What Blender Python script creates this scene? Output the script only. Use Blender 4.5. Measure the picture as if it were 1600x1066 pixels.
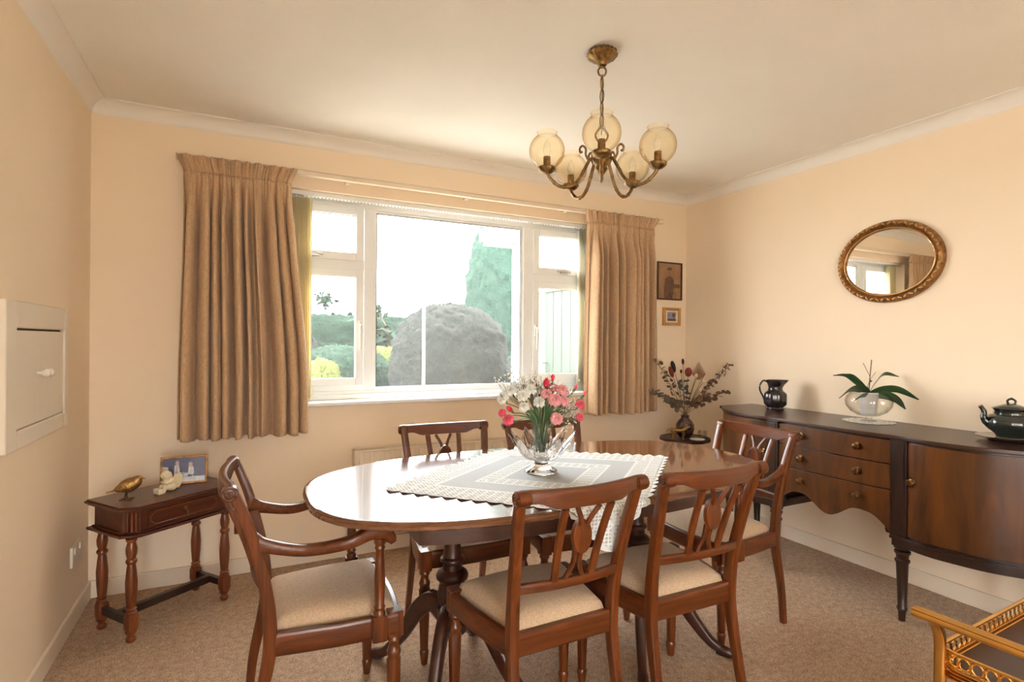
import bpy, math, random
from mathutils import Vector, Matrix, noise
R = math.radians
S = bpy.context.scene
for o in list(bpy.data.objects): bpy.data.objects.remove(o)
COL = S.collection
rnd = random.Random(7)
# ------------------------------------------------------------------ camera
CAMH = 1.251
yaw, pitch, roll = .4613, -.0009, .0075
Fv = Vector((math.sin(yaw)*math.cos(pitch), math.cos(yaw)*math.cos(pitch), math.sin(pitch)))
Rv0 = Vector((math.cos(yaw), -math.sin(yaw), 0)); Uv0 = Rv0.cross(Fv)
Rv = Rv0*math.cos(roll)+Uv0*math.sin(roll); Uv = -Rv0*math.sin(roll)+Uv0*math.cos(roll)
cam = bpy.data.objects.new('camera', bpy.data.cameras.new('camera')); COL.objects.link(cam)
cam.matrix_world = Matrix(((Rv.x, Uv.x, -Fv.x, 0), (Rv.y, Uv.y, -Fv.y, 0), (Rv.z, Uv.z, -Fv.z, CAMH), (0, 0, 0, 1)))
cam.data.sensor_width = 36; cam.data.lens = 850.81/1600*36; cam.data.shift_y = 1.85/1600
cam.data.clip_start = .02
S.camera = cam
# ------------------------------------------------------------------ sky, sun, exposure
W = bpy.data.worlds.new('world'); S.world = W; W.use_nodes = True
wn = W.node_tree.nodes['Background']
wn.inputs[0].default_value = (.97, .99, 1, 1); wn.inputs[1].default_value = 15
sun = bpy.data.objects.new('sun', bpy.data.lights.new('sun', 'SUN')); COL.objects.link(sun)
sun.data.energy = 6; sun.data.angle = R(1); sun.data.color = (1, .95, .85)
sun.rotation_euler = Vector((-.86, -.30, -1.15)).to_track_quat('-Z', 'Y').to_euler()
S.view_settings.view_transform = 'Standard'; S.view_settings.look = 'None'
S.view_settings.gamma = 1; S.view_settings.use_curve_mapping = False
S.view_settings.exposure = 0.33
S.cycles.use_denoising = True
S.cycles.max_bounces = 14; S.cycles.diffuse_bounces = 6; S.cycles.glossy_bounces = 6
S.cycles.transmission_bounces = 12; S.cycles.transparent_max_bounces = 24
S.cycles.sample_clamp_indirect = 8
S.cycles.caustics_reflective = False; S.cycles.caustics_refractive = False

# ================================================================== materials
def nodes(name):
    m = bpy.data.materials.new(name); m.use_nodes = True
    nt = m.node_tree; return m, nt, nt.nodes['Principled BSDF']
def L(nt, a, b): nt.links.new(a, b)
def coords(nt, scale=(1, 1, 1), kind='Object'):
    t = nt.nodes.new('ShaderNodeTexCoord'); mp = nt.nodes.new('ShaderNodeMapping')
    mp.inputs['Scale'].default_value = scale; L(nt, t.outputs[kind], mp.inputs[0]); return mp.outputs[0]
def noise_n(nt, vec, scale, detail=4, rough=.5, dist=0):
    n = nt.nodes.new('ShaderNodeTexNoise'); n.inputs['Scale'].default_value = scale
    n.inputs['Detail'].default_value = detail; n.inputs['Roughness'].default_value = rough
    n.inputs['Distortion'].default_value = dist; L(nt, vec, n.inputs['Vector']); return n.outputs['Fac']
def ramp(nt, fac, stops):
    r = nt.nodes.new('ShaderNodeValToRGB'); e = r.color_ramp.elements
    e[0].position, e[0].color = stops[0][0], (*stops[0][1], 1); e[1].position, e[1].color = stops[-1][0], (*stops[-1][1], 1)
    for p, c in stops[1:-1]: x = e.new(p); x.color = (*c, 1)
    L(nt, fac, r.inputs[0]); return r.outputs[0]
def bump(nt, b, h, strength, dist=.01):
    n = nt.nodes.new('ShaderNodeBump'); n.inputs['Strength'].default_value = strength
    n.inputs['Distance'].default_value = dist; L(nt, h, n.inputs['Height']); L(nt, n.outputs[0], b.inputs['Normal'])
def math_n(nt, op, a, b=None, clamp=False):
    n = nt.nodes.new('ShaderNodeMath'); n.operation = op; n.use_clamp = clamp
    for i, v in enumerate((a, b)):
        if v is None: continue
        if isinstance(v, (int, float)): n.inputs[i].default_value = v
        else: L(nt, v, n.inputs[i])
    return n.outputs[0]
def plain(name, c, rough=.5, metal=0, ns=0, namp=.15, bs=0, bstr=.2, coat=0, bd=.005, spec=.5, sheen=0, emit=None):
    m, nt, b = nodes(name)
    b.inputs['Roughness'].default_value = rough; b.inputs['Metallic'].default_value = metal
    b.inputs['Coat Weight'].default_value = coat; b.inputs['Specular IOR Level'].default_value = spec
    b.inputs['Coat Roughness'].default_value = .08
    if sheen: b.inputs['Sheen Weight'].default_value = sheen
    v = coords(nt)
    f = noise_n(nt, v, ns or 8, 3)
    L(nt, ramp(nt, f, [(.3, tuple(x*(1-namp) for x in c)), (.7, tuple(min(1, x*(1+namp*.5)) for x in c))]), b.inputs['Base Color'])
    if bs: bump(nt, b, noise_n(nt, v, bs, 3), bstr, bd)
    return m
def wood(name, dark, light, axis='z', scale=9, rough=.3, coat=.5, stretch=14, bmp=.06, cr=.1):
    m, nt, b = nodes(name)
    sc = {'x': (1, stretch, stretch), 'y': (stretch, 1, stretch), 'z': (stretch, stretch, 1)}[axis]
    v = coords(nt, sc)
    f = noise_n(nt, v, scale*.45, 6, .6, .6)
    g = noise_n(nt, coords(nt, (1.5, 1.5, 1.5)), 2.2, 2)
    mid = tuple((a+c)/2 for a, c in zip(dark, light))
    c1 = ramp(nt, f, [(.28, dark), (.5, mid), (.72, light)])
    mx = nt.nodes.new('ShaderNodeMix'); mx.data_type = 'RGBA'; mx.blend_type = 'MULTIPLY'; mx.inputs[0].default_value = .35
    L(nt, c1, mx.inputs[6]); L(nt, ramp(nt, g, [(.3, (.6, .55, .5)), (.7, (1, 1, 1))]), mx.inputs[7])
    L(nt, mx.outputs[2], b.inputs['Base Color'])
    b.inputs['Roughness'].default_value = rough; b.inputs['Coat Weight'].default_value = coat; b.inputs['Coat Roughness'].default_value = cr
    if bmp: bump(nt, b, f, bmp, .002)
    return m
M = {}
M['chair'] = wood('mahogany_chair', (.044, .009, .002), (.20, .048, .007), 'z', 9, .32, .12)
M['rail'] = wood('mahogany_rail', (.044, .009, .002), (.18, .043, .007), 'x', 9, .32, .12)
M['siderail'] = wood('mahogany_side_rail', (.044, .009, .002), (.17, .041, .007), 'y', 9, .32, .12)
M['tabletop'] = wood('mahogany_tabletop', (.10, .034, .012), (.21, .078, .028), 'x', 7, .2, 1.0, bmp=0, cr=.06)
M['tableframe'] = wood('mahogany_frame', (.022, .006, .003), (.065, .017, .008), 'x', 8, .35, .2)
M['sideboard'] = wood('flamed_mahogany', (.016, .006, .002), (.15, .047, .008), 'z', 4, .34, .12, 6)
M['sidetop'] = wood('sideboard_top_wood', (.028, .012, .008), (.06, .025, .014), 'y', 6, .3, .12, bmp=0, cr=.08)
M['darkwood'] = wood('dark_mahogany', (.010, .004, .002), (.034, .012, .006), 'z', 8, .35, .2)
M['console'] = wood('red_mahogany', (.035, .007, .003), (.12, .026, .008), 'x', 8, .35, .2)
M['consoleleg'] = wood('red_mahogany_turned', (.08, .016, .004), (.24, .058, .014), 'z', 8, .32, .4)
M['wall'] = plain('peach_wallpaper', (.87, .73, .555), .85, ns=2, namp=.02, bs=420, bstr=.12, bd=.002)
M['ceiling'] = plain('stippled_ceiling', (.87, .85, .785), .9, ns=3, namp=.02, bs=260, bstr=.5, bd=.004)
M['coving'] = plain('white_coving', (.84, .81, .75), .6, namp=.01)
M['skirt'] = plain('cream_gloss_paint', (.80, .69, .55), .4, namp=.02)
M['upvc'] = plain('white_window_frame', (.87, .90, .90), .35, namp=.01)
M['hatch'] = plain('cream_painted_wood', (.78, .71, .60), .5, namp=.02)
M['gap'] = plain('dark_gap', (.10, .06, .04), .9)
M['radiator'] = plain('cream_radiator', (.84, .73, .58), .4, namp=.01)
M['steel'] = plain('brushed_steel', (.6, .6, .58), .3, 1)
M['brass'] = plain('aged_brass', (.30, .185, .075), .36, 1, ns=60, namp=.5, bs=120, bstr=.3)
M['brasscap'] = plain('brass_cap', (.30, .19, .09), .35, 1)
M['gold'] = plain('polished_gold', (.66, .38, .11), .25, 1, ns=10, namp=.1)
M['giltframe'] = plain('gilt_frame', (.34, .17, .06), .38, .75, ns=40, namp=.55, bs=160, bstr=.5)
M['giltlight'] = plain('gilt_bright', (.62, .36, .14), .3, .8)
M['knob'] = plain('antique_knob', (.20, .11, .05), .3, 1, ns=60, namp=.3)
M['mirror'] = plain('mirror_glass', (.9, .9, .88), .01, 1, namp=0)
M['black'] = plain('black_lustre', (.018, .014, .018), .12, .3, ns=30, namp=.5, coat=1, bs=70, bstr=.35)
M['green_black'] = plain('dark_green_glaze', (.018, .028, .024), .12, .3, ns=30, namp=.5, coat=1, bs=70, bstr=.35)
M['maroon'] = plain('maroon_glaze', (.05, .016, .018), .2, 0, coat=1)
M['whitepot'] = plain('white_pot', (.78, .75, .74), .35)
M['white'] = plain('white_ceramic', (.85, .82, .76), .3)
M['cherub'] = plain('cream_resin', (.78, .68, .47), .6, ns=30, namp=.12)
M['bronze'] = plain('gilded_bronze', (.42, .25, .09), .35, .9, ns=50, namp=.4, bs=160, bstr=.6)
M['leaf'] = plain('orchid_leaf', (.035, .085, .03), .35, ns=12, namp=.3, coat=.3)
M['stem'] = plain('green_stem', (.11, .21, .08), .5, ns=20, namp=.3)
M['twig'] = plain('brown_twig', (.13, .07, .035), .7)
M['petalwhite'] = plain('white_petal', (.86, .86, .80), .7, ns=60, namp=.08)
M['petalpink'] = plain('pink_petal', (.86, .40, .42), .7, ns=60, namp=.15)
M['petalred'] = plain('red_petal', (.75, .03, .07), .6, ns=60, namp=.25)
M['petalrose'] = plain('rose_petal', (.85, .12, .20), .6, ns=60, namp=.25)
M['gyp'] = plain('tiny_white_bloom', (.85, .84, .78), .8)
M['dry'] = plain('dried_grey_leaf', (.16, .12, .075), .8, ns=30, namp=.3)
M['drybrown'] = plain('dried_brown_leaf', (.17, .085, .045), .8, ns=30, namp=.3)
M['dryred'] = plain('dried_red_bloom', (.22, .03, .02), .8, ns=50, namp=.3, bs=200, bstr=.6)
M['drydark'] = plain('dried_dark_plume', (.03, .022, .02), .9, ns=50, namp=.3, bs=200, bstr=.6)
M['drytan'] = plain('dried_palm', (.30, .15, .07), .8, ns=30, namp=.2)
M['tail'] = plain('bunny_tail', (.78, .60, .40), .9, bs=300, bstr=.7)
M['thistle'] = plain('dried_thistle', (.07, .085, .07), .8)
M['traytop'] = plain('dark_tray', (.045, .018, .016), .35)
M['picsepia'] = plain('sepia_print', (.34, .19, .10), .5, ns=9, namp=.3)
M['picdark'] = plain('sepia_figure', (.15, .075, .045), .5, ns=30, namp=.3)
M['picmid'] = plain('sepia_face', (.28, .16, .09), .5)
M['picframe'] = plain('dark_picture_frame', (.07, .03, .015), .35)
M['cream'] = plain('cream_mount', (.75, .66, .5), .6)
M['photoblue'] = plain('photo_navy', (.055, .05, .13), .3, ns=20, namp=.3)
M['photowhite'] = plain('photo_white', (.62, .64, .66), .3, ns=60, namp=.3)
M['photoskin'] = plain('photo_skin', (.50, .32, .26), .3)
M['photogrey'] = plain('photo_grey', (.26, .29, .38), .3, ns=60, namp=.4)
M['slat'] = None
def fabric(name, c, c2, scale=600, rough=.95, str_=.4):
    m, nt, b = nodes(name); b.inputs['Roughness'].default_value = rough
    b.inputs['Sheen Weight'].default_value = .15; b.inputs['Specular IOR Level'].default_value = .2
    v = coords(nt, (1, 1, .12)); v2 = coords(nt, (.5, .5, .9))
    f = math_n(nt, 'ADD', noise_n(nt, v, scale*.6, 2), noise_n(nt, v2, scale*.5, 2)); f = math_n(nt, 'MULTIPLY', f, .5)
    L(nt, ramp(nt, f, [(.35, c), (.65, c2)]), b.inputs['Base Color']); bump(nt, b, f, str_, .002); return m
M['curtain'] = fabric('beige_curtain_fabric', (.44, .285, .16), (.62, .43, .265))
M['curtaintape'] = M['curtain']
M['seat'] = fabric('oatmeal_seat_fabric', (.46, .33, .215), (.60, .45, .31), 520)
def carpet():
    m, nt, b = nodes('beige_carpet'); b.inputs['Roughness'].default_value = 1; b.inputs['Specular IOR Level'].default_value = .1
    v = coords(nt)
    f = noise_n(nt, v, 190, 3, .7); g = noise_n(nt, v, 40, 3, .6)
    s = math_n(nt, 'ADD', math_n(nt, 'MULTIPLY', f, .75), math_n(nt, 'MULTIPLY', g, .25))
    L(nt, ramp(nt, s, [(.38, (.29, .185, .12)), (.5, (.54, .375, .255)), (.62, (.78, .59, .43))]), b.inputs['Base Color'])
    bump(nt, b, s, .9, .012); return m
M['carpet'] = carpet()
def clear_glass(name, tint=(1, 1, 1), amount=.06, rough=.02, bumps=0, veil=0, edge=.35, rim=None):
    m = bpy.data.materials.new(name); m.use_nodes = True; nt = m.node_tree
    nt.nodes.remove(nt.nodes['Principled BSDF']); out = nt.nodes['Material Output']
    tr = nt.nodes.new('ShaderNodeBsdfTransparent'); tr.inputs[0].default_value = (*tint, 1)
    if rim:   # thicker glass towards the outline takes more colour
        lw = nt.nodes.new('ShaderNodeLayerWeight'); lw.inputs[0].default_value = .5; L(nt, ramp(nt, lw.outputs['Facing'], [(.35, tint), (.8, tuple((a+b)/2 for a, b in zip(tint, rim))), (.97, rim)]), tr.inputs[0])
    gl = nt.nodes.new('ShaderNodeBsdfGlossy'); gl.inputs['Roughness'].default_value = rough
    fr = nt.nodes.new('ShaderNodeLayerWeight'); fr.inputs[0].default_value = .35
    k = math_n(nt, 'ADD', math_n(nt, 'MULTIPLY', math_n(nt, 'POWER', fr.outputs['Facing'], 4.0), edge), amount, True)
    mx = nt.nodes.new('ShaderNodeMixShader'); L(nt, k, mx.inputs[0]); L(nt, tr.outputs[0], mx.inputs[1]); L(nt, gl.outputs[0], mx.inputs[2])
    if bumps:
        bn = nt.nodes.new('ShaderNodeBump'); bn.inputs['Strength'].default_value = .7; bn.inputs['Distance'].default_value = .01
        L(nt, noise_n(nt, coords(nt), bumps, 3), bn.inputs['Height']); L(nt, bn.outputs[0], gl.inputs['Normal']); L(nt, bn.outputs[0], fr.inputs['Normal'])
    res = mx.outputs[0]
    if veil:   # haze over the bright view, put into the glass as a faint white veil
        tl = nt.nodes.new('ShaderNodeBsdfTranslucent'); tl.inputs[0].default_value = (.95, 1, .98, 1); m2 = nt.nodes.new('ShaderNodeMixShader'); m2.inputs[0].default_value = veil
        L(nt, res, m2.inputs[1]); L(nt, tl.outputs[0], m2.inputs[2]); res = m2.outputs[0]
    L(nt, res, out.inputs[0]); return m
M['pane'] = clear_glass('window_glass', (1, 1, 1), .03, veil=.009)
M['amber'] = clear_glass('amber_crackle_glass', (1, .93, .78), .07, .04, 60, edge=.25, rim=(.62, .42, .20))
M['bowlglass'] = clear_glass('clear_bowl_glass', (.97, .97, .96), .05, edge=.3, rim=(.70, .70, .68))
M['mugglass'] = clear_glass('clear_mug_glass', (.9, .88, .82), .15)
def crystal():
    m, nt, b = nodes('cut_crystal'); b.inputs['Base Color'].default_value = (1, 1, 1, 1)
    b.inputs['Transmission Weight'].default_value = 1; b.inputs['Roughness'].default_value = .02; b.inputs['IOR'].default_value = 1.45
    v = coords(nt); f = noise_n(nt, v, 30, 2); bump(nt, b, f, .15, .004); return m
M['crystal'] = crystal()
def translucent(name, c, amt=.5):
    m = bpy.data.materials.new(name); m.use_nodes = True; nt = m.node_tree
    b = nt.nodes['Principled BSDF']; b.inputs['Roughness'].default_value = .7
    f = noise_n(nt, coords(nt, (1, 1, .05)), 90, 2)
    col = ramp(nt, f, [(.3, tuple(x*.94 for x in c)), (.7, c)]); L(nt, col, b.inputs['Base Color'])
    t = nt.nodes.new('ShaderNodeBsdfTranslucent'); L(nt, col, t.inputs[0])
    mx = nt.nodes.new('ShaderNodeMixShader'); mx.inputs[0].default_value = amt
    L(nt, b.outputs[0], mx.inputs[1]); L(nt, t.outputs[0], mx.inputs[2]); L(nt, mx.outputs[0], nt.nodes['Material Output'].inputs[0]); return m
M['slat'] = translucent('cream_blind_slat', (.96, .90, .70), .6)
M['slatpale'] = translucent('pale_blind_slat', (.92, .90, .80), .5)
def foliage(name, c1, c2, scale=16):
    m, nt, b = nodes(name); b.inputs['Roughness'].default_value = .9; b.inputs['Specular IOR Level'].default_value = .2
    v = coords(nt); f = noise_n(nt, v, scale, 4, .7)
    L(nt, ramp(nt, f, [(.35, c1), (.65, c2)]), b.inputs['Base Color']); bump(nt, b, f, .8, .05); return m
M['hedge'] = foliage('green_hedge', (.004, .012, .008), (.026, .056, .036))
M['copper'] = foliage('copper_bush', (.006, .008, .007), (.034, .038, .033))
M['conifer'] = foliage('conifer_green', (.012, .030, .022), (.034, .072, .050))
M['golden'] = foliage('golden_bush', (.05, .07, .016), (.16, .18, .055), 30)
M['soil'] = foliage('garden_soil', (.03, .025, .02), (.07, .06, .05), 6)
M['patio'] = foliage('pale_paving', (.38, .36, .32), (.55, .52, .47), 4)
M['render'] = plain('white_outdoor_paint', (.34, .35, .33), .6)
M['doorpanel'] = plain('pale_green_panel', (.035, .052, .036), .6, namp=.05)
def lace():
    """woven cloth: UV in metres, u,v measured from the centre; lace bands have small see-through holes"""
    m = bpy.data.materials.new('white_lace_cloth'); m.use_nodes = True; nt = m.node_tree
    b = nt.nodes['Principled BSDF']; b.inputs['Roughness'].default_value = .8
    uv = nt.nodes.new('ShaderNodeTexCoord').outputs['UV']
    sp = nt.nodes.new('ShaderNodeSeparateXYZ'); L(nt, uv, sp.inputs[0])
    # UV stores the distance from the edge in x and along the edge in y
    d, a = sp.outputs[0], sp.outputs[1]
    def band(lo, hi): return math_n(nt, 'MULTIPLY', math_n(nt, 'GREATER_THAN', d, lo), math_n(nt, 'LESS_THAN', d, hi))
    bands = math_n(nt, 'MAXIMUM', band(-1, .105), band(.205, .262))
    lines = math_n(nt, 'MAXIMUM', math_n(nt, 'MAXIMUM', band(.100, .112), band(.198, .206)), math_n(nt, 'MAXIMUM', band(.262, .270), band(.048, .054)))
    cx = math_n(nt, 'ABSOLUTE', math_n(nt, 'SINE', math_n(nt, 'MULTIPLY', math_n(nt, 'ADD', d, a), 210)))
    cy = math_n(nt, 'ABSOLUTE', math_n(nt, 'SINE', math_n(nt, 'MULTIPLY', math_n(nt, 'SUBTRACT', d, a), 210)))
    fine = math_n(nt, 'MULTIPLY', cx, cy)
    big = math_n(nt, 'ABSOLUTE', math_n(nt, 'SINE', math_n(nt, 'MULTIPLY', a, 95)))
    hol = math_n(nt, 'GREATER_THAN', math_n(nt, 'MULTIPLY', fine, math_n(nt, 'ADD', big, .35)), .42)
    hole = math_n(nt, 'MULTIPLY', math_n(nt, 'MULTIPLY', hol, bands), math_n(nt, 'SUBTRACT', 1, lines))
    mx = nt.nodes.new('ShaderNodeMix'); mx.data_type = 'RGBA'; L(nt, math_n(nt, 'MAXIMUM', bands, lines), mx.inputs[0])
    mx.inputs[6].default_value = (.47, .51, .54, 1); mx.inputs[7].default_value = (.76, .80, .80, 1)
    L(nt, mx.outputs[2], b.inputs['Base Color'])
    bump(nt, b, math_n(nt, 'ADD', fine, bands), .5, .002)
    tr = nt.nodes.new('ShaderNodeBsdfTransparent'); ms = nt.nodes.new('ShaderNodeMixShader')
    L(nt, math_n(nt, 'MULTIPLY', hole, .45), ms.inputs[0]); L(nt, b.outputs[0], ms.inputs[1]); L(nt, tr.outputs[0], ms.inputs[2])
    L(nt, ms.outputs[0], nt.nodes['Material Output'].inputs[0]); return m
M['lace'] = lace(); M['laceedge'] = plain('lace_edge_thread', (.74, .78, .78), .85)

# ================================================================== geometry helpers
def V(*a): return Vector(a)
def spline(pts, n=8):
    """Catmull-Rom through tuples of any length"""
    P = [tuple(p) for p in pts]; P = [tuple(2*a-b for a, b in zip(P[0], P[1]))]+P+[tuple(2*a-b for a, b in zip(P[-1], P[-2]))]
    out = []
    for i in range(1, len(P)-2):
        for k in range(n):
            t = k/n; out.append(tuple(.5*(2*b+(c-a)*t+(2*a-5*b+4*c-d)*t*t+(3*b-a-3*c+d)*t**3) for a, b, c, d in zip(P[i-1], P[i], P[i+1], P[i+2])))
    out.append(P[-2]); return out
class MB:
    def __init__(s): s.v = []; s.f = []; s.uv = None
    def add(s, vs, fs, mat=None):
        k = len(s.v); s.v += [tuple(mat @ Vector(v)) if mat else tuple(v) for v in vs]; s.f += [tuple(i+k for i in f) for f in fs]; return s
    def box(s, lo, hi, mat=None):
        x0, y0, z0 = lo; x1, y1, z1 = hi
        return s.add([(x0,y0,z0),(x1,y0,z0),(x1,y1,z0),(x0,y1,z0),(x0,y0,z1),(x1,y0,z1),(x1,y1,z1),(x0,y1,z1)],
                     [(0,3,2,1),(4,5,6,7),(0,1,5,4),(1,2,6,5),(2,3,7,6),(3,0,4,7)], mat)
    def lathe(s, prof, n=24, mat=None, rmod=None, cap=True):
        vs = []; fs = []; m = len(prof)
        for j, (r, z) in enumerate(prof):
            for i in range(n):
                a = 2*math.pi*i/n; rr = r*(rmod(a, z) if rmod else 1); vs.append((rr*math.cos(a), rr*math.sin(a), z))
        for j in range(m-1):
            for i in range(n): k = (i+1) % n; fs.append((j*n+i, j*n+k, (j+1)*n+k, (j+1)*n+i))
        if cap: fs.append(tuple(range(n-1, -1, -1))); fs.append(tuple((m-1)*n+i for i in range(n)))
        return s.add(vs, fs, mat)
    def sweep(s, path, w, d=None, ref=(1, 0, 0), n=12, sq=.5, closed=False, mat=None):
        """sweep a rounded section (w along ref, d across) along a path; w, d numbers or lists. sq: 1 round, small = square"""
        path = [Vector(p) for p in path]; m = len(path); ref = Vector(ref); vs = []; fs = []
        for j, p in enumerate(path):
            if closed: T = path[(j+1) % m]-path[j-1]
            else: T = path[min(j+1, m-1)]-path[max(j-1, 0)]
            T = T.normalized() if T.length > 1e-9 else V(0, 0, 1)
            A = ref-T*ref.dot(T)
            if A.length < 1e-4: A = T.orthogonal()
            A.normalize(); B = T.cross(A)
            ww = w[j] if isinstance(w, (list, tuple)) else w
            dd = (d[j] if isinstance(d, (list, tuple)) else d) if d is not None else ww
            for i in range(n):
                a = 2*math.pi*(i+.5)/n; c, q = math.cos(a), math.sin(a)
                c = math.copysign(abs(c)**sq, c); q = math.copysign(abs(q)**sq, q)
                vs.append(p+A*(c*ww/2)+B*(q*dd/2))
        for j in range(m if closed else m-1):
            j2 = (j+1) % m
            for i in range(n): k = (i+1) % n; fs.append((j*n+i, j*n+k, j2*n+k, j2*n+i))
        if not closed: fs.append(tuple(range(n-1, -1, -1))); fs.append(tuple((m-1)*n+i for i in range(n)))
        return s.add(vs, fs, mat)
    def tube(s, path, r, n=8, closed=False, mat=None):
        rr = [2*x for x in r] if isinstance(r, (list, tuple)) else 2*r
        return s.sweep(path, rr, None, (.13, .31, .94), n, 1, closed, mat)
    def ball(s, c, r, n=14, mat=None, rot=None):
        rx, ry, rz = (r, r, r) if isinstance(r, (int, float)) else r
        m = Matrix.Translation(c) @ (rot.to_4x4() if rot else Matrix.Identity(4)) @ Matrix.Diagonal((rx, ry, rz, 1))
        if mat: m = mat @ m
        k = max(5, n//2+1); return s.lathe([(max(.0001, math.sin(math.pi*j/k)), -math.cos(math.pi*j/k)) for j in range(k+1)], n, m, cap=False)
    def prism(s, outline, lo, hi, mat=None):
        """outline of (a,b) points extruded along z from lo to hi"""
        n = len(outline); vs = [(a, b, lo) for a, b in outline]+[(a, b, hi) for a, b in outline]
        fs = [tuple(range(n-1, -1, -1)), tuple(range(n, 2*n))]+[(i, (i+1) % n, (i+1) % n+n, i+n) for i in range(n)]
        return s.add(vs, fs, mat)
    def grid(s, fn, nu, nv, closed_u=False):
        k = len(s.v); w = nu if closed_u else nu+1
        for j in range(nv+1):
            for i in range(w): s.v.append(tuple(fn(i/nu, j/nv)))
        for j in range(nv):
            for i in range(nu): i2 = (i+1) % w; s.f.append((k+j*w+i, k+j*w+i2, k+(j+1)*w+i2, k+(j+1)*w+i))
        return s
    def build(s, name, mat, parent=None, smooth=35, bevel=0, subsurf=0, solid=0, loc=None, kind=None, extra=None):
        me = bpy.data.meshes.new(name); me.from_pydata(s.v, [], s.f); me.validate(); me.update()
        if s.uv:
            ul = me.uv_layers.new(name='UVMap')
            for lp in me.loops: ul.data[lp.index].uv = s.uv[lp.vertex_index]
        o = bpy.data.objects.new(name, me); COL.objects.link(o)
        for mm in (mat if isinstance(mat, list) else [mat]): me.materials.append(mm)
        if smooth:
            me.polygons.foreach_set('use_smooth', [True]*len(me.polygons)); me.set_sharp_from_angle(angle=R(smooth))
        if solid: md = o.modifiers.new('s', 'SOLIDIFY'); md.thickness = solid; md.offset = 0
        if bevel:
            md = o.modifiers.new('b', 'BEVEL'); md.width = bevel; md.segments = 2; md.limit_method = 'ANGLE'; md.angle_limit = R(40); md.harden_normals = bool(smooth)
        if subsurf: md = o.modifiers.new('u', 'SUBSURF'); md.levels = subsurf; md.render_levels = subsurf
        if parent: o.parent = parent
        if loc: o.location = loc
        if kind: o['kind'] = kind
        return o
def recalc(o):
    import bmesh
    bm = bmesh.new(); bm.from_mesh(o.data); bmesh.ops.recalc_face_normals(bm, faces=bm.faces); bm.to_mesh(o.data); bm.free(); return o
def tag(o, label, cat, group=None, kind=None):
    o['label'] = label; o['category'] = cat
    if group: o['group'] = group
    if kind: o['kind'] = kind
    return o
def thing(name, label, cat, loc=(0, 0, 0), rz=0, group=None):
    o = bpy.data.objects.new(name, None); COL.objects.link(o); o.empty_display_size = .05
    o.location = loc; o.rotation_euler = (0, 0, rz); return tag(o, label, cat, group)
def struct(o, label=None, cat=None):
    o['kind'] = 'structure'
    if label: o['label'] = label
    if cat: o['category'] = cat
    return o
def dup(root, loc, rz, label, group=None):
    def cp(o, par):
        c = o.copy(); COL.objects.link(c); c.parent = par
        for ch in list(o.children): cp(ch, c)
        return c
    r = cp(root, None); r.location = loc; r.rotation_euler = (0, 0, rz); r['label'] = label
    if group: r['group'] = group
    return r

# ================================================================== room shell
LY0, LY1, LZ1 = -1.95, -1.05, 2.08            # glazed opening added unseen in the left wall, lets in fill daylight
XL, XR, YB, YF, CE = -.654, 3.152, 3.253, -2.2, 2.4
WX0, WX1, WZ0, WZ1 = .12, 2.37, .90, 2.10     # window recess
m = MB(); m.box((XL-.3, YF-.3, -.1), (XR+.3, YB+.32, 0)); struct(m.build('floor', M['carpet'], smooth=0), 'beige flecked carpet covering the whole dining room floor', 'floor')
m = MB(); m.box((XL-.3, YF-.3, CE), (XR+.3, YB+.32, CE+.2)); struct(m.build('ceiling', M['ceiling'], smooth=0), 'stippled off-white ceiling over the dining room', 'ceiling')
m = MB(); m.box((XL-.3, YB, 0), (WX0, YB+.32, CE)); m.box((WX1, YB, 0), (XR+.3, YB+.32, CE)); m.box((WX0, YB, 0), (WX1, YB+.32, WZ0-.006)); m.box((WX0, YB, WZ1), (WX1, YB+.32, CE))
struct(m.build('wall_back', M['wall'], smooth=0), 'peach papered wall that holds the wide window', 'wall')
m = MB(); m.box((XL-.3, LY1, 0), (XL, YB, CE)); m.box((XL-.3, YF, 0), (XL, LY0, CE)); m.box((XL-.3, LY0, LZ1), (XL, LY1, CE)); struct(m.build('wall_left', M['wall'], smooth=0), 'peach wall with the small serving hatch', 'wall')
m = MB(); m.box((XR, YF, 0), (XR+.3, YB, CE)); struct(m.build('wall_right', M['wall'], smooth=0), 'peach wall behind the long sideboard', 'wall')
PX0, PX1, PZ1 = -.4, .60, 2.08                # glazed opening added unseen behind the camera as a source of fill daylight
m = MB(); m.box((XL-.3, YF-.3, 0), (PX0, YF, CE)); m.box((PX1, YF-.3, 0), (XR+.3, YF, CE)); m.box((PX0, YF-.3, PZ1), (PX1, YF, CE))
struct(m.build('wall_front', M['wall'], smooth=0), 'peach wall with an added fill window opposite the wide window', 'wall')
m = MB()
for a, b in ((PX0, PX0+.07), (PX1-.07, PX1)): m.box((a, YF-.12, .0), (b, YF-.05, PZ1))
m.box((PX0, YF-.12, PZ1-.07), (PX1, YF-.05, PZ1)); m.box((PX0, YF-.12, 0), (PX1, YF-.05, .07))
dw = struct(m.build('fill_window_back', M['upvc'], bevel=.004)); m = MB(); m.box((PX0+.06, YF-.09, .06), (PX1-.06, YF-.084, PZ1-.06)); m.build('pane', M['pane'], dw, smooth=0)
m = MB()
for a, b in ((LY0, LY0+.07), (LY1-.07, LY1)): m.box((XL-.14, a, 0), (XL-.07, b, LZ1))
m.box((XL-.14, LY0+.07, LZ1-.07), (XL-.07, LY1-.07, LZ1)); m.box((XL-.14, LY0+.07, 0), (XL-.07, LY1-.07, .07))
dw = struct(m.build('fill_window_left', M['upvc'], bevel=.004)); m = MB(); m.box((XL-.11, LY0+.06, .06), (XL-.104, LY1-.06, LZ1-.06)); m.build('pane', M['pane'], dw, smooth=0)  # added out of view, only to brighten the near side of the room
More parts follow.
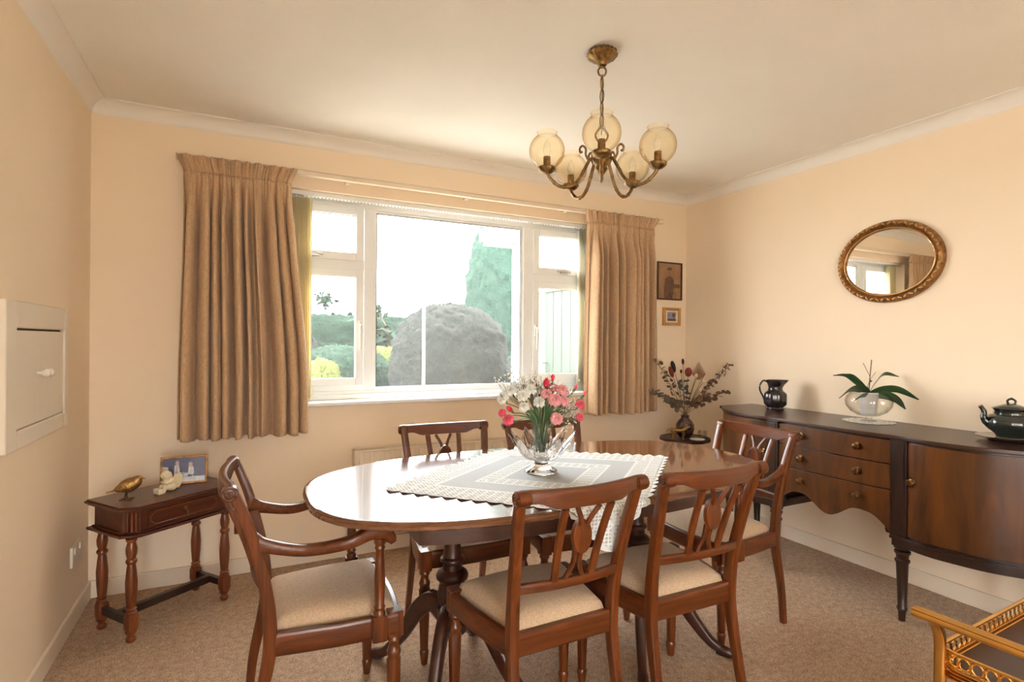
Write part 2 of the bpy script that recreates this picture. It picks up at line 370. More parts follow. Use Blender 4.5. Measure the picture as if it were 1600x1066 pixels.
# coving (quarter hollow) and skirting boards
def coving(name, a, b, inward):
    a, b, n = Vector(a), Vector(b), Vector(inward); c = .0645; pr = []
    pr.append((0, 0)); pr.append((c, 0)); pr.append((c, -.006))
    for k in range(7):
        t = k/6*math.pi/2; pr.append((c-.006-(c-.012)*math.sin(t)*1.0, -.006-(c-.012)*(1-math.cos(t))))
    pr += [(.0, -c)]
    m = MB(); k = len(pr); vs = []
    for p in (a, b): vs += [p+n*u+Vector((0, 0, CE+w)) for u, w in pr]
    m.add(vs, [(i, (i+1) % k, (i+1) % k+k, i+k) for i in range(k)]+[tuple(range(k)), tuple(range(2*k-1, k-1, -1))])
    struct(recalc(m.build(name, M['coving'], smooth=50)))
coving('trim_1', (XL, YB, 0), (XR, YB, 0), (0, -1, 0)); coving('trim_2', (XL, YF, 0), (XL, YB, 0), (1, 0, 0))
coving('trim_3', (XR, YF, 0), (XR, YB, 0), (-1, 0, 0)); coving('trim_4', (XL, YF, 0), (XR, YF, 0), (0, 1, 0))
def skirting(name, lo, hi): m = MB(); m.box(lo, hi); struct(m.build(name, M['skirt'], bevel=.005))
skirting('baseboard_back', (XL, YB-.015, 0), (XR, YB, .085)); skirting('baseboard_left', (XL, LY1, 0), (XL+.015, YB-.015, .085))
skirting('baseboard_right', (XR-.015, YF, 0), (XR, YB-.015, .085))

# ------------------------------------------------------------------ the wide window
WY = 3.36
def frame_rect(m, x0, x1, z0, z1, t, y0, y1):
    m.box((x0, y0, z0), (x0+t, y1, z1)); m.box((x1-t, y0, z0), (x1, y1, z1)); m.box((x0+t, y0, z0), (x1-t, y1, z0+t)); m.box((x0+t, y0, z1-t), (x1-t, y1, z1))
m = MB()
frame_rect(m, WX0, WX1, WZ0, WZ1, .05, WY, WY+.07)
for a, b in ((.665, .724), (1.754, 1.828)): m.box((a, WY, WZ0+.05), (b, WY+.07, WZ1-.05))
m.box((.17, WY, 1.675), (.665, WY+.07, 1.735)); m.box((1.828, WY, 1.675), (2.32, WY+.07, 1.735))
frame_rect(m, .724, 1.754, .95, 2.05, .018, WY+.012, WY+.05)
m.box((WX0, WY-.012, WZ0), (WX1, WY, WZ0+.03)); m.box((WX0+.05, WY, .95), (.665, WY+.07, .984)); m.box((.724, WY, .95), (1.754, WY+.012, .968)); m.box((1.828, WY, .95), (WX1-.05, WY+.07, .984))
win = struct(m.build('window_1', M['upvc'], bevel=.003), 'wide white-framed window with two side casements looking onto the garden', 'window')
def sash(x0, x1, z0, z1, name='casement'):
    m = MB(); frame_rect(m, x0, x1, z0, z1, .046, WY-.016, WY+.03); o = m.build(name, M['upvc'], win, bevel=.004)
    m = MB(); frame_rect(m, x0+.044, x1-.044, z0+.044, z1-.044, .004, WY-.004, WY+.0); m.build('gasket', M['gap'], o, smooth=0)
    m = MB(); m.box((x0+.04, WY+.008, z0+.04), (x1-.04, WY+.012, z1-.04)); m.build('pane', M['pane'], o, smooth=0); return o
s1 = sash(.155, .66, .982, 1.676); s2 = sash(.155, .66, 1.730, 2.047, 'top_light'); s3 = sash(1.826, 2.335, .982, 1.676); s4 = sash(1.826, 2.335, 1.730, 2.047, 'top_light')
m = MB(); m.box((.73, WY+.03, .955), (1.75, WY+.034, 2.045)); m.build('pane', M['pane'], win, smooth=0)
m = MB(); frame_rect(m, .741, 1.737, .967, 2.033, .004, WY+.010, WY+.0125); m.build('gasket', M['gap'], win, smooth=0)
for px, par in ((.641, s1), (1.846, s3)):
    m = MB(); m.box((px-.011, WY-.028, 1.29), (px+.011, WY-.016, 1.37)); m.sweep([(px, WY-.03, 1.35), (px, WY-.045, 1.34), (px, WY-.048, 1.28), (px, WY-.045, 1.20)], .018, .012, n=8); m.build('handle', M['white'], par, bevel=.002)
for px, par in ((.37, s2), (2.07, s4)):
    m = MB(); m.sweep([(px-.06, WY-.035, 1.755), (px, WY-.04, 1.762), (px+.05, WY-.035, 1.752)], .012, .014, (0, 1, 0), n=8); m.box((px-.03, WY-.035, 1.742), (px+.03, WY-.016, 1.765)); m.build('stay', M['steel'], par, bevel=.002)
m = MB(); m.box((WX0-.02, 3.215, WZ0-.022), (WX1+.02, WY+.01, WZ0)); struct(m.build('trim_5', M['upvc'], bevel=.006), 'white window sill board below the wide window', 'sill')
# curtain rail
m = MB(); m.box((-.30, 3.185, 2.155), (2.86, 3.21, 2.185)); m.box((-.30, 3.178, 2.155), (2.86, 3.185, 2.159)); m.box((-.3, 3.178, 2.181), (2.86, 3.185, 2.185))
rail = tag(m.build('curtain_rail', M['skirt'], bevel=.002), 'thin white curtain rail running over the wide window', 'curtain rail')
for k in range(5):
    m = MB(); bx = -.2+k*.73; m.box((bx, 3.21, 2.15), (bx+.025, YB, 2.19)); m.build('bracket', M['skirt'], rail)
# vertical blinds: headrail and the two stacks
bl = thing('vertical_blind', 'cream vertical blind drawn open to both sides of the wide window', 'blind', (0, 0, 0))
m = MB(); m.box((.14, 3.285, 2.072), (2.35, 3.325, 2.10)); m.build('headrail', M['upvc'], bl, bevel=.003)
m = MB()
for k in range(110):
    x = .15+k*.02; m.ball((x, 3.285, 2.066), .0045, 6)
m.build('bead_chain', M['steel'], bl)['kind'] = 'stuff'
for k in range(9):
    x = .262+k*.0115; m = MB(); m.grid(lambda u, v: (x-.040*u+.004*math.sin(u*3.1), 3.262+.072*u, .935+1.12*v), 6, 2); m.build('slat', M['slat'], bl, solid=.0012)
for k in range(8):
    x = 2.150+k*.014; m = MB(); m.grid(lambda u, v: (x+.030*u, 3.262+.075*u, .935+1.12*v), 6, 2); m.build('slat', M['slatpale'], bl, solid=.0012)
m = MB(); m.tube([(.345, 3.27, 2.06), (.35, 3.268, 1.5), (.352, 3.27, .97)], .0018, 6); m.lathe([(.004, .0), (.012, .01), (.013, .05), (.004, .07)], 10, Matrix.Translation((.352, 3.27, .915))); m.build('pull_cord', M['slat'], bl)

# ------------------------------------------------------------------ curtains
def curtain(name, xa, xb, xa2, xb2, label, seed, flip):
    rg = random.Random(seed); n = 10; ph = [rg.uniform(-.5, .5) for _ in range(n+2)]; am = [rg.uniform(.45, 1.35) for _ in range(n+2)]
    top, bot, pin = 2.165, .745, 2.085
    def sm(t): t = max(0, min(1, t)); return t*t*(3-2*t)
    def fold(u, v):
        q = (u+.022*math.sin(u*9.3+seed)+.012*math.sin(u*23+seed*2)*(1-.4*v))*n; q = max(0, min(n-1e-6, q)); i = int(min(q, n-1)); f = q-i
        a = am[i]*(1-f)+am[i+1]*f; p = ph[i]*(1-f)+ph[i+1]*f
        w = math.sin(2*math.pi*(q)+p*1.2+.5*math.sin(v*2+i)); return a*math.copysign(abs(w)**.62, w)
    def fn(u, v):
        z = top+(bot-top)*v; d = top-z; t = sm((d-.08)/.28)
        w = sm((d-.05)/1.2); x0 = xa*(1-w)+xa2*w; x1 = xb*(1-w)+xb2*w
        pleat = .0035*math.sin(u*2*math.pi*n*3.3+2*math.sin(u*17))*(1-t)
        a = .008+.042*t
        if d < .08: a = .006+.010*(1-d/.08)
        y = 3.135+fold(u, v*1.0)*a+pleat - .010*math.exp(-((d-.11)/.03)**2)
        hd = (1-sm(d/.075)); y -= .012*hd*(.4+.6*abs(math.sin(u*math.pi*n)))
        x = x0+(x1-x0)*u+.008*math.sin(2*math.pi*q2(u)+.8)*t
        x += (u-.5)*.028*hd*2
        edge = max(0, 1-min(u, 1-u)/.04); y += edge*.03*(1-hd)
        z += .006*math.sin(u*40)*(v > .97)
        return (x, y, z)
    def q2(u): return u*n
    root = thing(name, label, 'curtain', ((xa+xb)/2, 3.135, bot)); ox, oz = (xa+xb)/2, bot
    m = MB(); vcut = .056
    m.grid(lambda u, v: (lambda p: (p[0]-ox, p[1]-3.135, p[2]-oz))(fn(u, vcut+(1-vcut)*v)), 300, 70); m.build('drape', M['curtain'], root, smooth=80, solid=.004)
    m = MB(); m.grid(lambda u, v: (lambda p: (p[0]-ox, p[1]-3.135, p[2]-oz))(fn(u, vcut*v)), 400, 8); m.build('heading', M['curtain'], root, smooth=80, solid=.004)
    for k in range(5): xx = xa+(xb-xa)*(k+.5)/5-ox; m = MB(); m.tube([(xx, .03, 1.36), (xx, .045, 1.40), (xx, .04, 1.415)], .0025, 6); m.build('hook', M['steel'], root)
    return root
curtain('curtain', -.262, .235, -.29, .317, 'long beige pleated curtain at the left of the window', 3, 1)
curtain('curtain', 2.145, 2.735, 2.135, 2.745, 'long beige pleated curtain at the right of the window beside the portraits', 11, -1)

# ------------------------------------------------------------------ radiator
rd = thing('radiator', 'cream panel radiator on the wall below the window', 'radiator', (1.24, 3.2, .13))
m = MB(); prof = []
n = 22
def radfn(u, v):
    x = -.65+1.3*u; k = (u*n) % 1; g = .012 if .25 < k < .75 else 0
    if v < .08 or v > .92: g = 0
    return (x, -.03-g, .49*v)
m.grid(radfn, n*12, 12); m.box((-.655, -.031, -.005), (.655, -.015, .495)); m.build('panel', M['radiator'], rd, smooth=60)
m = MB(); m.box((-.655, -.012, .0), (.655, .03, .48)); m.build('convector', M['radiator'], rd)
m = MB(); m.box((-.66, -.045, .485), (.66, .03, .495)); m.box((-.66, -.045, 0), (-.65, .03, .495)); m.box((.65, -.045, 0), (.66, .03, .495)); m.build('grille', M['radiator'], rd, bevel=.003)
m = MB(); m.tube([(-.69, 0, .06), (-.69, 0, -.13)], .0075, 8); m.tube([(-.66, 0, .04), (-.70, 0, .04)], .01, 8); m.lathe([(.016, 0), (.019, .01), (.019, .05), (.014, .06)], 12, Matrix.Translation((-.69, 0, .05))); m.build('valve', M['white'], rd)
for sx in (-.4, .4): m = MB(); m.box((sx-.02, .03, .1), (sx+.02, .052, .4)); m.build('bracket', M['radiator'], rd)

# ------------------------------------------------------------------ serving hatch and socket on the left wall
ha = thing('serving_hatch', 'cream serving hatch with two small doors set in the left wall', 'hatch', (XL, 2.47, .90))
m = MB(); f = lambda y0, y1, z0, z1, t=.022: m.box((0, y0-2.47, z0-.90), (t, y1-2.47, z1-.90))
f(2.14, 2.232, .895, 1.37); f(2.752, 2.80, .895, 1.37); f(2.232, 2.752, .895, .955); f(2.232, 2.752, 1.283, 1.37); m.build('frame', M['hatch'], ha, bevel=.006)
m = MB(); m.box((0, 2.23-2.47, .05), (.004, 2.754-2.47, .385)); m.build('recess', M['gap'], ha)
for y0, y1, ky in ((2.236, 2.4725, 2.445), (2.4755, 2.746, 2.503)):
    m = MB(); m.box((.003, y0-2.47, .058), (.016, y1-2.47, .376)); d_ = m.build('door', M['hatch'], ha, bevel=.002)
    m = MB(); m.lathe([(.006, 0), (.006, .012), (.013, .018), (.015, .026), (.009, .033)], 14, Matrix.Translation((.016, ky-2.47, .228)) @ Matrix.Rotation(R(90), 4, 'Y')); m.build('knob', M['white'], d_)
so = thing('wall_socket', 'small white wall socket low on the left wall near the corner', 'socket', (XL, 2.93, .26))
m = MB(); m.box((0, 0, 0), (.012, .14, .09)); m.build('plate', M['hatch'], so, bevel=.004); 
for yy in (.02, .10): m = MB(); m.box((.012, yy, .055), (.016, yy+.015, .08)); m.build('switch', M['white'], so)

# ================================================================== chairs
def make_chair(label, arm=False):
    if arm: zt, hwt, yt, hwr, zrt, zrb, hwf, yf, yr = .837, .205, -.091, .186, .42, .352, .225, .372, -.05
    else: zt, hwt, yt, hwr, zrt, zrb, hwf, yf, yr = .846, .196, -.086, .172, .438, .370, .232, .350, -.074
    t = thing('dining_armchair' if arm else 'dining_chair', label, 'armchair' if arm else 'chair')
    # cushion
    def seat(u, v):
        y = .004+(yf-.016)*v; hw = (hwr-.016)*(1-v)+(hwf-.022)*v
        y += .014*(1-(2*u-1)**2)*v
        e = min(min(u, 1-u)/.16, min(v, 1-v)/.18, 1); e = max(e, 0); z = zrt-.012+.044*math.sqrt(1-(1-e)**2)+.014*(1-(2*u-1)**2)*(1-(2*v-1)**2)
        return ((2*u-1)*hw, y, z)
    m = MB(); m.grid(seat, 28, 24); m.add([(-(hwr-.016), .004, zrt-.03), (hwr-.016, .004, zrt-.03), (hwf-.022, yf-.012, zrt-.03), (-(hwf-.022), yf-.012, zrt-.03)], [(0, 3, 2, 1)])
    m.build('seat_cushion', M['seat'], t, smooth=60)
    # seat rails
    m = MB(); zc = (zrt+zrb)/2; hh = zrt-zrb
    m.sweep([(-hwr, 0, zc), (hwr, 0, zc)], hh, .024, (0, 0, 1), 12, .35); m.build('back_rail', M['rail'], t, smooth=40); m = MB()
    for s in (-1, 1): m2 = MB(); m2.sweep([(s*hwr, 0, zc), (s*(hwr*.45+hwf*.55)+s*.004, yf*.5, zc), (s*(hwf-.008), yf-.015, zc)], hh, .024, (0, 0, 1), 12, .35); m2.build('side_rail', M['siderail'], t, smooth=40)
    m.sweep(spline([(-(hwf-.01), yf-.018, zc), (-hwf*.5, yf-.004, zc), (0, yf+.002, zc), (hwf*.5, yf-.004, zc), (hwf-.01, yf-.018, zc)], 4), hh, .024, (0, 0, 1), 12, .35)
    m.build('front_rail', M['rail'], t, smooth=40)
    # rear posts with scroll
    for s in (-1, 1):
        pts = spline([(s*(hwr+.008), yr, 0, .024, .026), (s*(hwr+.003), -.038, .16, .026, .030), (s*hwr, -.004, .34, .030, .036), (s*hwr, .0, .44, .032, .038), (s*(hwr+.004), -.014, .56, .030, .034), (s*(hwr+.6*(hwt-hwr)), -.050, .71, .030, .030), (s*hwt, yt+.004, zt-.022, .030, .027), (s*hwt, yt-.004, zt-.002, .032, .02)], 6)
        m = MB(); m.sweep([p[:3] for p in pts], [p[3] for p in pts], [p[4] for p in pts], (1, 0, 0), 12, .4)
        m.build('back_leg', M['chair'], t, smooth=40)
        mt = Matrix.Translation((s*hwt, yt-.012, zt-.004)) @ Matrix.Rotation(R(90), 4, 'Y')
        m = MB(); m.lathe([(.016, -.019), (.0215, -.017), (.023, 0), (.0215, .017), (.016, .019)], 20, mt)
        for sg in (-1, 1):
            for r_, rr in ((.0165, .0028), (.0085, .0028)): m.tube([(mt @ V(r_*math.cos(a*.4488), r_*math.sin(a*.4488), sg*.0192)) for a in range(14)], rr, 6, True)
            m.ball(mt @ V(0, 0, sg*.0192), .004, 8)
        m.build('scroll', M['rail'], t, smooth=40)
    # curved top rail
    bow = .03
    def yrail(x): return yt-.006-bow*(1-(x/hwt)**2)
    def rail(u, v):
        x = (2*u-1)*(hwt-.012); q = abs(2*u-1)
        e = max(0, min(1, (q-.55)/.32)); e = e*e*(3-2*e)
        zt2 = zt+.011+.003*q; zb = zt-.036+.018*e; th = .011
        y = yrail(x); k = v*4
        if k <= 1: return (x, y+th, zb+(zt2-zb)*k)
        if k <= 2: return (x, y+th-2*th*(k-1), zt2+.004*math.sin((k-1)*math.pi))
        if k <= 3: return (x, y-th-.002, zt2+(zb-zt2)*(k-2))
        return (x, y-th+2*th*(k-3), zb)
    m = MB(); m.grid(rail, 36, 16); m.build('top_rail', M['rail'], t, smooth=50)
    # lower cross rail
    zx = .57 if not arm else .56; b2 = .022
    yx = lambda x: -.020-b2*(1-(x/hwr)**2)
    m = MB(); m.sweep([(x*hwr/6*1.02, yx(x*hwr/6), zx) for x in range(-6, 7)], .028, .018, (0, 0, 1), 12, .4); m.build('cross_rail', M['rail'], t, smooth=50)
    # splats
    def yz(x, z): k = (z-zx)/(zt-.04-zx); return yx(x)*(1-k)+yrail(x)*k+.006*math.sin(k*math.pi)
    for s in (-1, 1):
        x0, x1 = s*.062, s*.076
        m = MB(); m.sweep([(x0+(x1-x0)*k/8, yz(x0, zx+.01+(zt-.05-zx)*k/8), zx+.01+(zt-.05-zx)*k/8) for k in range(9)], .022, .014, (1, 0, 0), 12, .4); m.build('back_bar', M['chair'], t, smooth=40)
    zo = zx+.142
    m = MB()
    for s in (-1, 1):
        for P in (([s*.030, zx+.01], [s*.010, zx+.06], [s*.014, zo-.035]), ([s*.010, zo+.035], [s*.018, zo+.06], [s*.038, zt-.04])):
            q = spline(P, 4); m.sweep([(a, yz(a, b), b) for a, b in q], .013, .012, (1, 0, 0), 10, .4)
    yo = yz(0, zo); mt = Matrix.Translation((0, yo, zo)) @ Matrix.Rotation(R(90), 4, 'X')
    el = lambda a, b, n=28: [(a*math.cos(2*math.pi*i/n), b*math.sin(2*math.pi*i/n)) for i in range(n)]
    m.prism(el(.031, .048), -.009, .008, mt)
    m.build('splat', M['chair'], t, smooth=40, bevel=.002)
    for sg in (-1, 1):
        m = MB(); m.tube([(x, yo+sg*.0085, zo+z) for x, z in el(.024, .040)], .0025, 6, True)
        if sg == 1: m.build('oval_bead', M['chair'], t)
    # front legs
    for s in (-1, 1):
        x, y = s*(hwf-.020), yf-.022
        m = MB(); m.box((x-.022, y-.022, zrb-.006), (x+.022, y+.024, zrt+.004))
        z0 = zrb-.006
        prof = [(.018, z0), (.020, z0-.006), (.0215, z0-.012), (.016, z0-.020), (.015, z0-.032), (.019, z0-.042), (.022, z0-.050), (.0205, z0-.058), (.0185, z0-.066), (.0215, z0-.075), (.019, .18), (.0155, .062), (.0145, .058), (.0185, .050), (.0175, .04), (.0125, .0)]
        m.lathe(prof[::-1], 16, Matrix.Translation((x, y, 0)), lambda a, z: 1+.06*math.cos(8*a) if z < z0-.07 and z > .06 else 1)
        m.build('front_leg', M['chair'], t, smooth=40, bevel=.0015)
    if arm:
        for s in (-1, 1):
            xs, ysup = s*(hwf+.016), yf-.075
            pts = spline([(s*(hwr+.004), -.052, .690, .026, .056), (s*(hwr+.012), -.01, .672, .030, .038), (s*(hwr+.028), .09, .650, .034, .032), (s*(hwf+.022), .20, .664, .036, .034), (xs+s*.002, .265, .682, .038, .040), (xs, .305, .680, .036, .042), (xs, .328, .660, .030, .034), (xs, .336, .645, .022, .020)], 6)
            m = MB(); m.sweep([p[:3] for p in pts], [p[3] for p in pts], [p[4] for p in pts], (1, 0, 0), 14, .55); m.build('arm', M['rail'], t, smooth=50)
            z1 = .662
            prof = [(.017, z1), (.018, z1-.012), (.013, z1-.020), (.0155, z1-.028), (.012, z1-.036), (.0135, z1-.06), (.0165, z1-.13), (.0135, zrt+.045), (.017, zrt+.038), (.014, zrt+.030), (.018, zrt+.022), (.018, zrt+.01)]
            m = MB(); m.lathe(prof[::-1], 16, Matrix.Translation((xs, ysup, 0)), None)
            m.sweep([(xs, ysup, zrt+.015), (xs, ysup, zrb+.006)], .036, .044, (1, 0, 0), 12, .35); m.build('arm_support', M['chair'], t, smooth=40)
    return t
GS = 'mahogany side chairs around the dining table'
cA = make_chair('mahogany side chair nearest the camera, left of the two with backs turned')
cA.location = (.851, 1.355, 0); cA.rotation_euler = (0, 0, R(1.0)); cA['group'] = GS
dup(cA, (1.336, 1.340, 0), R(-.3), 'mahogany side chair with back turned, the one nearer the sideboard', GS)
dup(cA, (.864, 2.359, 0), R(178.3), 'mahogany side chair in front of the radiator, left of the flower vase', GS)
dup(cA, (1.361, 2.298, 0), R(178.6), 'mahogany side chair facing the camera, half hidden behind the flower vase', GS)
cE = make_chair('mahogany armchair at the left end of the table beside the console', True)
cE.location = (.079, 1.871, 0); cE.rotation_euler = (0, 0, R(-90.4)); cE['group'] = 'mahogany armchairs at the table ends'
dup(cE, (2.133, 1.833, 0), R(90.4), 'mahogany armchair at the far end of the table before the sideboard', 'mahogany armchairs at the table ends')

# ================================================================== dining table
TX, TY, TA, TB, TN, TH = 1.11, 1.86, .925, .478, 2.85, .747
def tedge(a, off=0):
    c, s = math.cos(a), math.sin(a); return (math.copysign(abs(c)**(2/TN), c)*(TA+off), math.copysign(abs(s)**(2/TN), s)*(TB+off))
def tout(off, n=160):
    pts = []
    for i in range(n): pts.append(tedge(2*math.pi*(i+.5)/n, off))
    return pts
tb = thing('dining_table', 'oval mahogany pedestal dining table covered by the white lace cloth', 'dining table', (TX, TY, 0))
m = MB(); N = 160; prof = [(-.03, -.024), (-.006, -.024), (.0, -.020), (.0, -.012), (-.004, -.008), (-.003, -.003), (-.008, 0), (-.016, 0)]
vs = []
for off, z in prof: vs += [(x, y, TH+z) for x, y in tout(off, N)]
fs = [(j*N+i, j*N+(i+1) % N, (j+1)*N+(i+1) % N, (j+1)*N+i) for j in range(len(prof)-1) for i in range(N)]
fs += [tuple(range(N-1, -1, -1)), tuple((len(prof)-1)*N+i for i in range(N))]
m.add(vs, fs); m.build('tabletop', M['tabletop'], tb, smooth=30)
m = MB(); N = 120; o1 = [(max(-.64, min(.64, x)), y) for x, y in tout(-.085, N)]; o2 = [(max(-.62, min(.62, x)), y*.94) for x, y in o1]
vs = [(x, y, z) for pts, z in ((o1, TH-.024), (o1, TH-.095), (o2, TH-.095), (o2, TH-.024)) for x, y in pts]
m.add(vs, [(j*N+i, j*N+(i+1) % N, ((j+1) % 4)*N+(i+1) % N, ((j+1) % 4)*N+i) for j in range(4) for i in range(N)]); recalc(m.build('apron', M['tableframe'], tb, smooth=40))
for sx in (-1, 1):
    px = sx*.42
    m = MB(); m.box((px-.20, -.06, TH-.060), (px+.20, .06, TH-.025)); m.box((px-.04, -.30, TH-.095), (px+.04, .30, TH-.04))
    m.lathe([(.050, .66), (.050, .640), (.040, .625), (.033, .61), (.031, .56), (.030, .50), (.034, .475), (.044, .468), (.045, .460), (.034, .450), (.036, .43), (.054, .418), (.059, .405), (.057, .395), (.044, .385), (.050, .36), (.054, .335), (.048, .31), (.044, .30), (.054, .29), (.054, .205), (.04, .195), (.02, .19)][::-1], 28, Matrix.Translation((px, 0, 0)))
    ped = m.build('pedestal', M['tableframe'], tb, smooth=40, bevel=.002)
    for a in (55, 125, 235, 305):
        ca, sa = math.cos(R(a)), math.sin(R(a))
        pr = spline([(.03, .265, .050, .085), (.09, .29, .046, .075), (.16, .235, .042, .062), (.23, .13, .038, .050), (.30, .052, .034, .038), (.345, .026, .032, .032)], 6)
        m = MB(); m.sweep([(px+r_*ca, r_*sa, z) for r_, z, _, _ in pr], [p[2] for p in pr], [p[3] for p in pr], (-sa, ca, 0), 12, .5)
        for off in (-.009, 0, .009): m.tube([(px+r_*ca-off*sa, r_*sa+off*ca, z+w*.5-.001) for r_, z, _, w in pr[6:-4]], .0035, 6)
        lg = m.build('leg', M['tableframe'], ped, smooth=45)
        q = [(.33, .024, .036, .036), (.35, .022, .040, .040), (.375, .018, .038, .034), (.395, .012, .028, .022)]
        m = MB(); m.sweep([(px+r_*ca, r_*sa, z) for r_, z, _, _ in q], [p[2] for p in q], [p[3] for p in q], (-sa, ca, 0), 12, .7); m.build('carved_toe', M['tableframe'], lg, smooth=50)

# ------------------------------------------------------------------ lace cloth
C0, C1, C2, C3 = V(.441, 1.829, 0), V(1.072, 2.282, 0), V(1.672, 1.844, 0), V(1.020, 1.232, 0)
def ybound(x):
    u = min(1, abs(x-TX)/TA); return TY-TB*(1-u**TN)**(1/TN)
def cloth_pt(s, t, lift=0):
    p = C0*(1-s)*(1-t)+C1*(1-s)*t+C2*s*t+C3*s*(1-t)
    yb = ybound(p.x)-.004; z = TH+.0022+lift+.0006*math.sin(p.x*37)*math.sin(p.y*41)
    if p.y < yb:
        d = yb-p.y; c = .012
        if d < c: return V(p.x, yb-d*.7, z-d*.4)
        return V(p.x, yb-c*.7-.006-.012*math.sin(p.x*38)*min(1, d*8), z-c*.4-(d-c))
    return p+V(0, 0, z)
LEN = .78
m = MB(); n = 96; m.uv = []
for j in range(n+1):
    for i in range(n+1):
        s, t = i/n, j/n; m.v.append(tuple(cloth_pt(s, t)))
        ds, dt = min(s, 1-s)*LEN, min(t, 1-t)*LEN
        m.uv.append((min(ds, dt), (t if ds < dt else s)*LEN))
for j in range(n):
    for i in range(n): k = j*(n+1)+i; m.f.append((k, k+1, k+n+2, k+n+1))
cl = tag(m.build('tablecloth', M['lace'], smooth=80, solid=.0012), 'white square lace cloth laid diagonally on the dining table', 'tablecloth')
m = MB(); nz = 16
def tooth(f0, f1, f2):
    m.add([f0, f1, f2], [(0, 1, 2)])
for k in range(nz):
    a0, a1 = k/nz, (k+1)/nz; am = (a0+a1)/2; e = .019
    for fn in (lambda a, o: (a, -o), lambda a, o: (a, 1+o), lambda a, o: (-o, a), lambda a, o: (1+o, a)):
        P = [cloth_pt(*fn(a0, 0)), cloth_pt(*fn(a0*.5+am*.5, e*.8), .002), cloth_pt(*fn(am, e*1.25), .004), cloth_pt(*fn(a1*.5+am*.5, e*.8), .002), cloth_pt(*fn(a1, 0))]
        m.add(P, [(0, 1, 2, 3, 4)])
m.uv = [(.05, .01)]*len(m.v)
m.build('lace_edging', M['laceedge'], cl, smooth=0, solid=.0012)

# ------------------------------------------------------------------ crystal bowl and centre vase
VC = V(1.035, 1.822, TH+.0045)
vz = thing('crystal_vase', 'cut crystal flower bowl with pointed petals standing on the lace cloth', 'vase', VC)
m = MB(); m.lathe([(.058, 0), (.062, .003), (.058, .010), (.040, .020), (.026, .032), (.026, .040), (.034, .046), (.030, .050)], 48, None, lambda a, z: 1+.035*math.cos(16*a) if z < .03 else 1); m.build('foot', M['crystal'], vz, smooth=50)
def petal(u, v, out=0):
    a = 2*math.pi*u; k = (u*10) % 1; pk = 1-abs(2*k-1)
    H = .062+.048*pk**1.3; z = .046+H*v**1.1
    r = .030+.042*min(1, v*3)**.6+.062*v**1.6*(.55+.45*pk) + .003*math.cos(a*20)*v
    r += out; return (r*math.cos(a), r*math.sin(a), z)
m = MB(); m.grid(petal, 160, 18, True); m.grid(lambda u, v: petal(1-u, v, -.006*(1-.6*v)) , 160, 18, True)
k = 160*19
for i in range(160):
    j = (i+1) % 160; ii = (160-i) % 160; jj = (160-j) % 160
    m.f.append((18*160+i, 18*160+j, k+18*160+jj, k+18*160+ii)); m.f.append((j, i, k+ii, k+jj))
recalc(m.build('bowl', M['crystal'], vz, smooth=60))
m = MB(); m.lathe([(.022, .052), (.026, .06), (.027, .10), (.034, .15), (.050, .195), (.0475, .195), (.031, .15), (.024, .10), (.022, .064), (.002, .060)], 48, None, lambda a, z: 1+.03*abs(math.cos(6*a)) if z < .17 else 1, cap=False); m.build('flower_tube', M['bowlglass'], vz, smooth=60)
# flowers: offsets (right, up, away) in metres from the tube mouth
def bloom(m, c, d, r, layers, seed, ruff=1.0):
    """frilly carnation head centred at c, facing d"""
    rg = random.Random(seed); q = Vector(d).to_track_quat('Z', 'Y'); mt = Matrix.Translation(c) @ q.to_matrix().to_4x4()
    for l in range(layers):
        t = l/max(1, layers-1); th = R(104-88*t); n = 56; ph = rg.uniform(0, 6); k = rg.choice((6, 7, 8)); vs = []; fs = []
        for j in range(6):
            f_ = j/5
            for i in range(n):
                a = 2*math.pi*i/n; ru = ruff*f_**2*(.20*math.sin(k*a+ph)+.13*math.sin((2*k+3)*a+ph*2)); th2 = th*(.35+.65*f_)+ru
                rad = r*(.25+.75*f_)*(1+.06*math.sin(3*a+ph)+.07*math.sin(k*a+ph+1.5)*f_) if j else 0
                vs.append((rad*math.sin(th2)*math.cos(a), rad*math.sin(th2)*math.sin(a), -.35*r+.2*r*t+rad*math.cos(th2)*.85+(.12*r if j else 0)))
        for j in range(5):
            for i in range(n): fs.append((j*n+i, j*n+(i+1) % n, (j+1)*n+(i+1) % n, (j+1)*n+i))
        m.add(vs, fs, mt)
def off(a, b, c): return Rv0*a+Vector((0, 0, b))+Vector((Fv.x, Fv.y, 0))*c
SC = 2.09/851
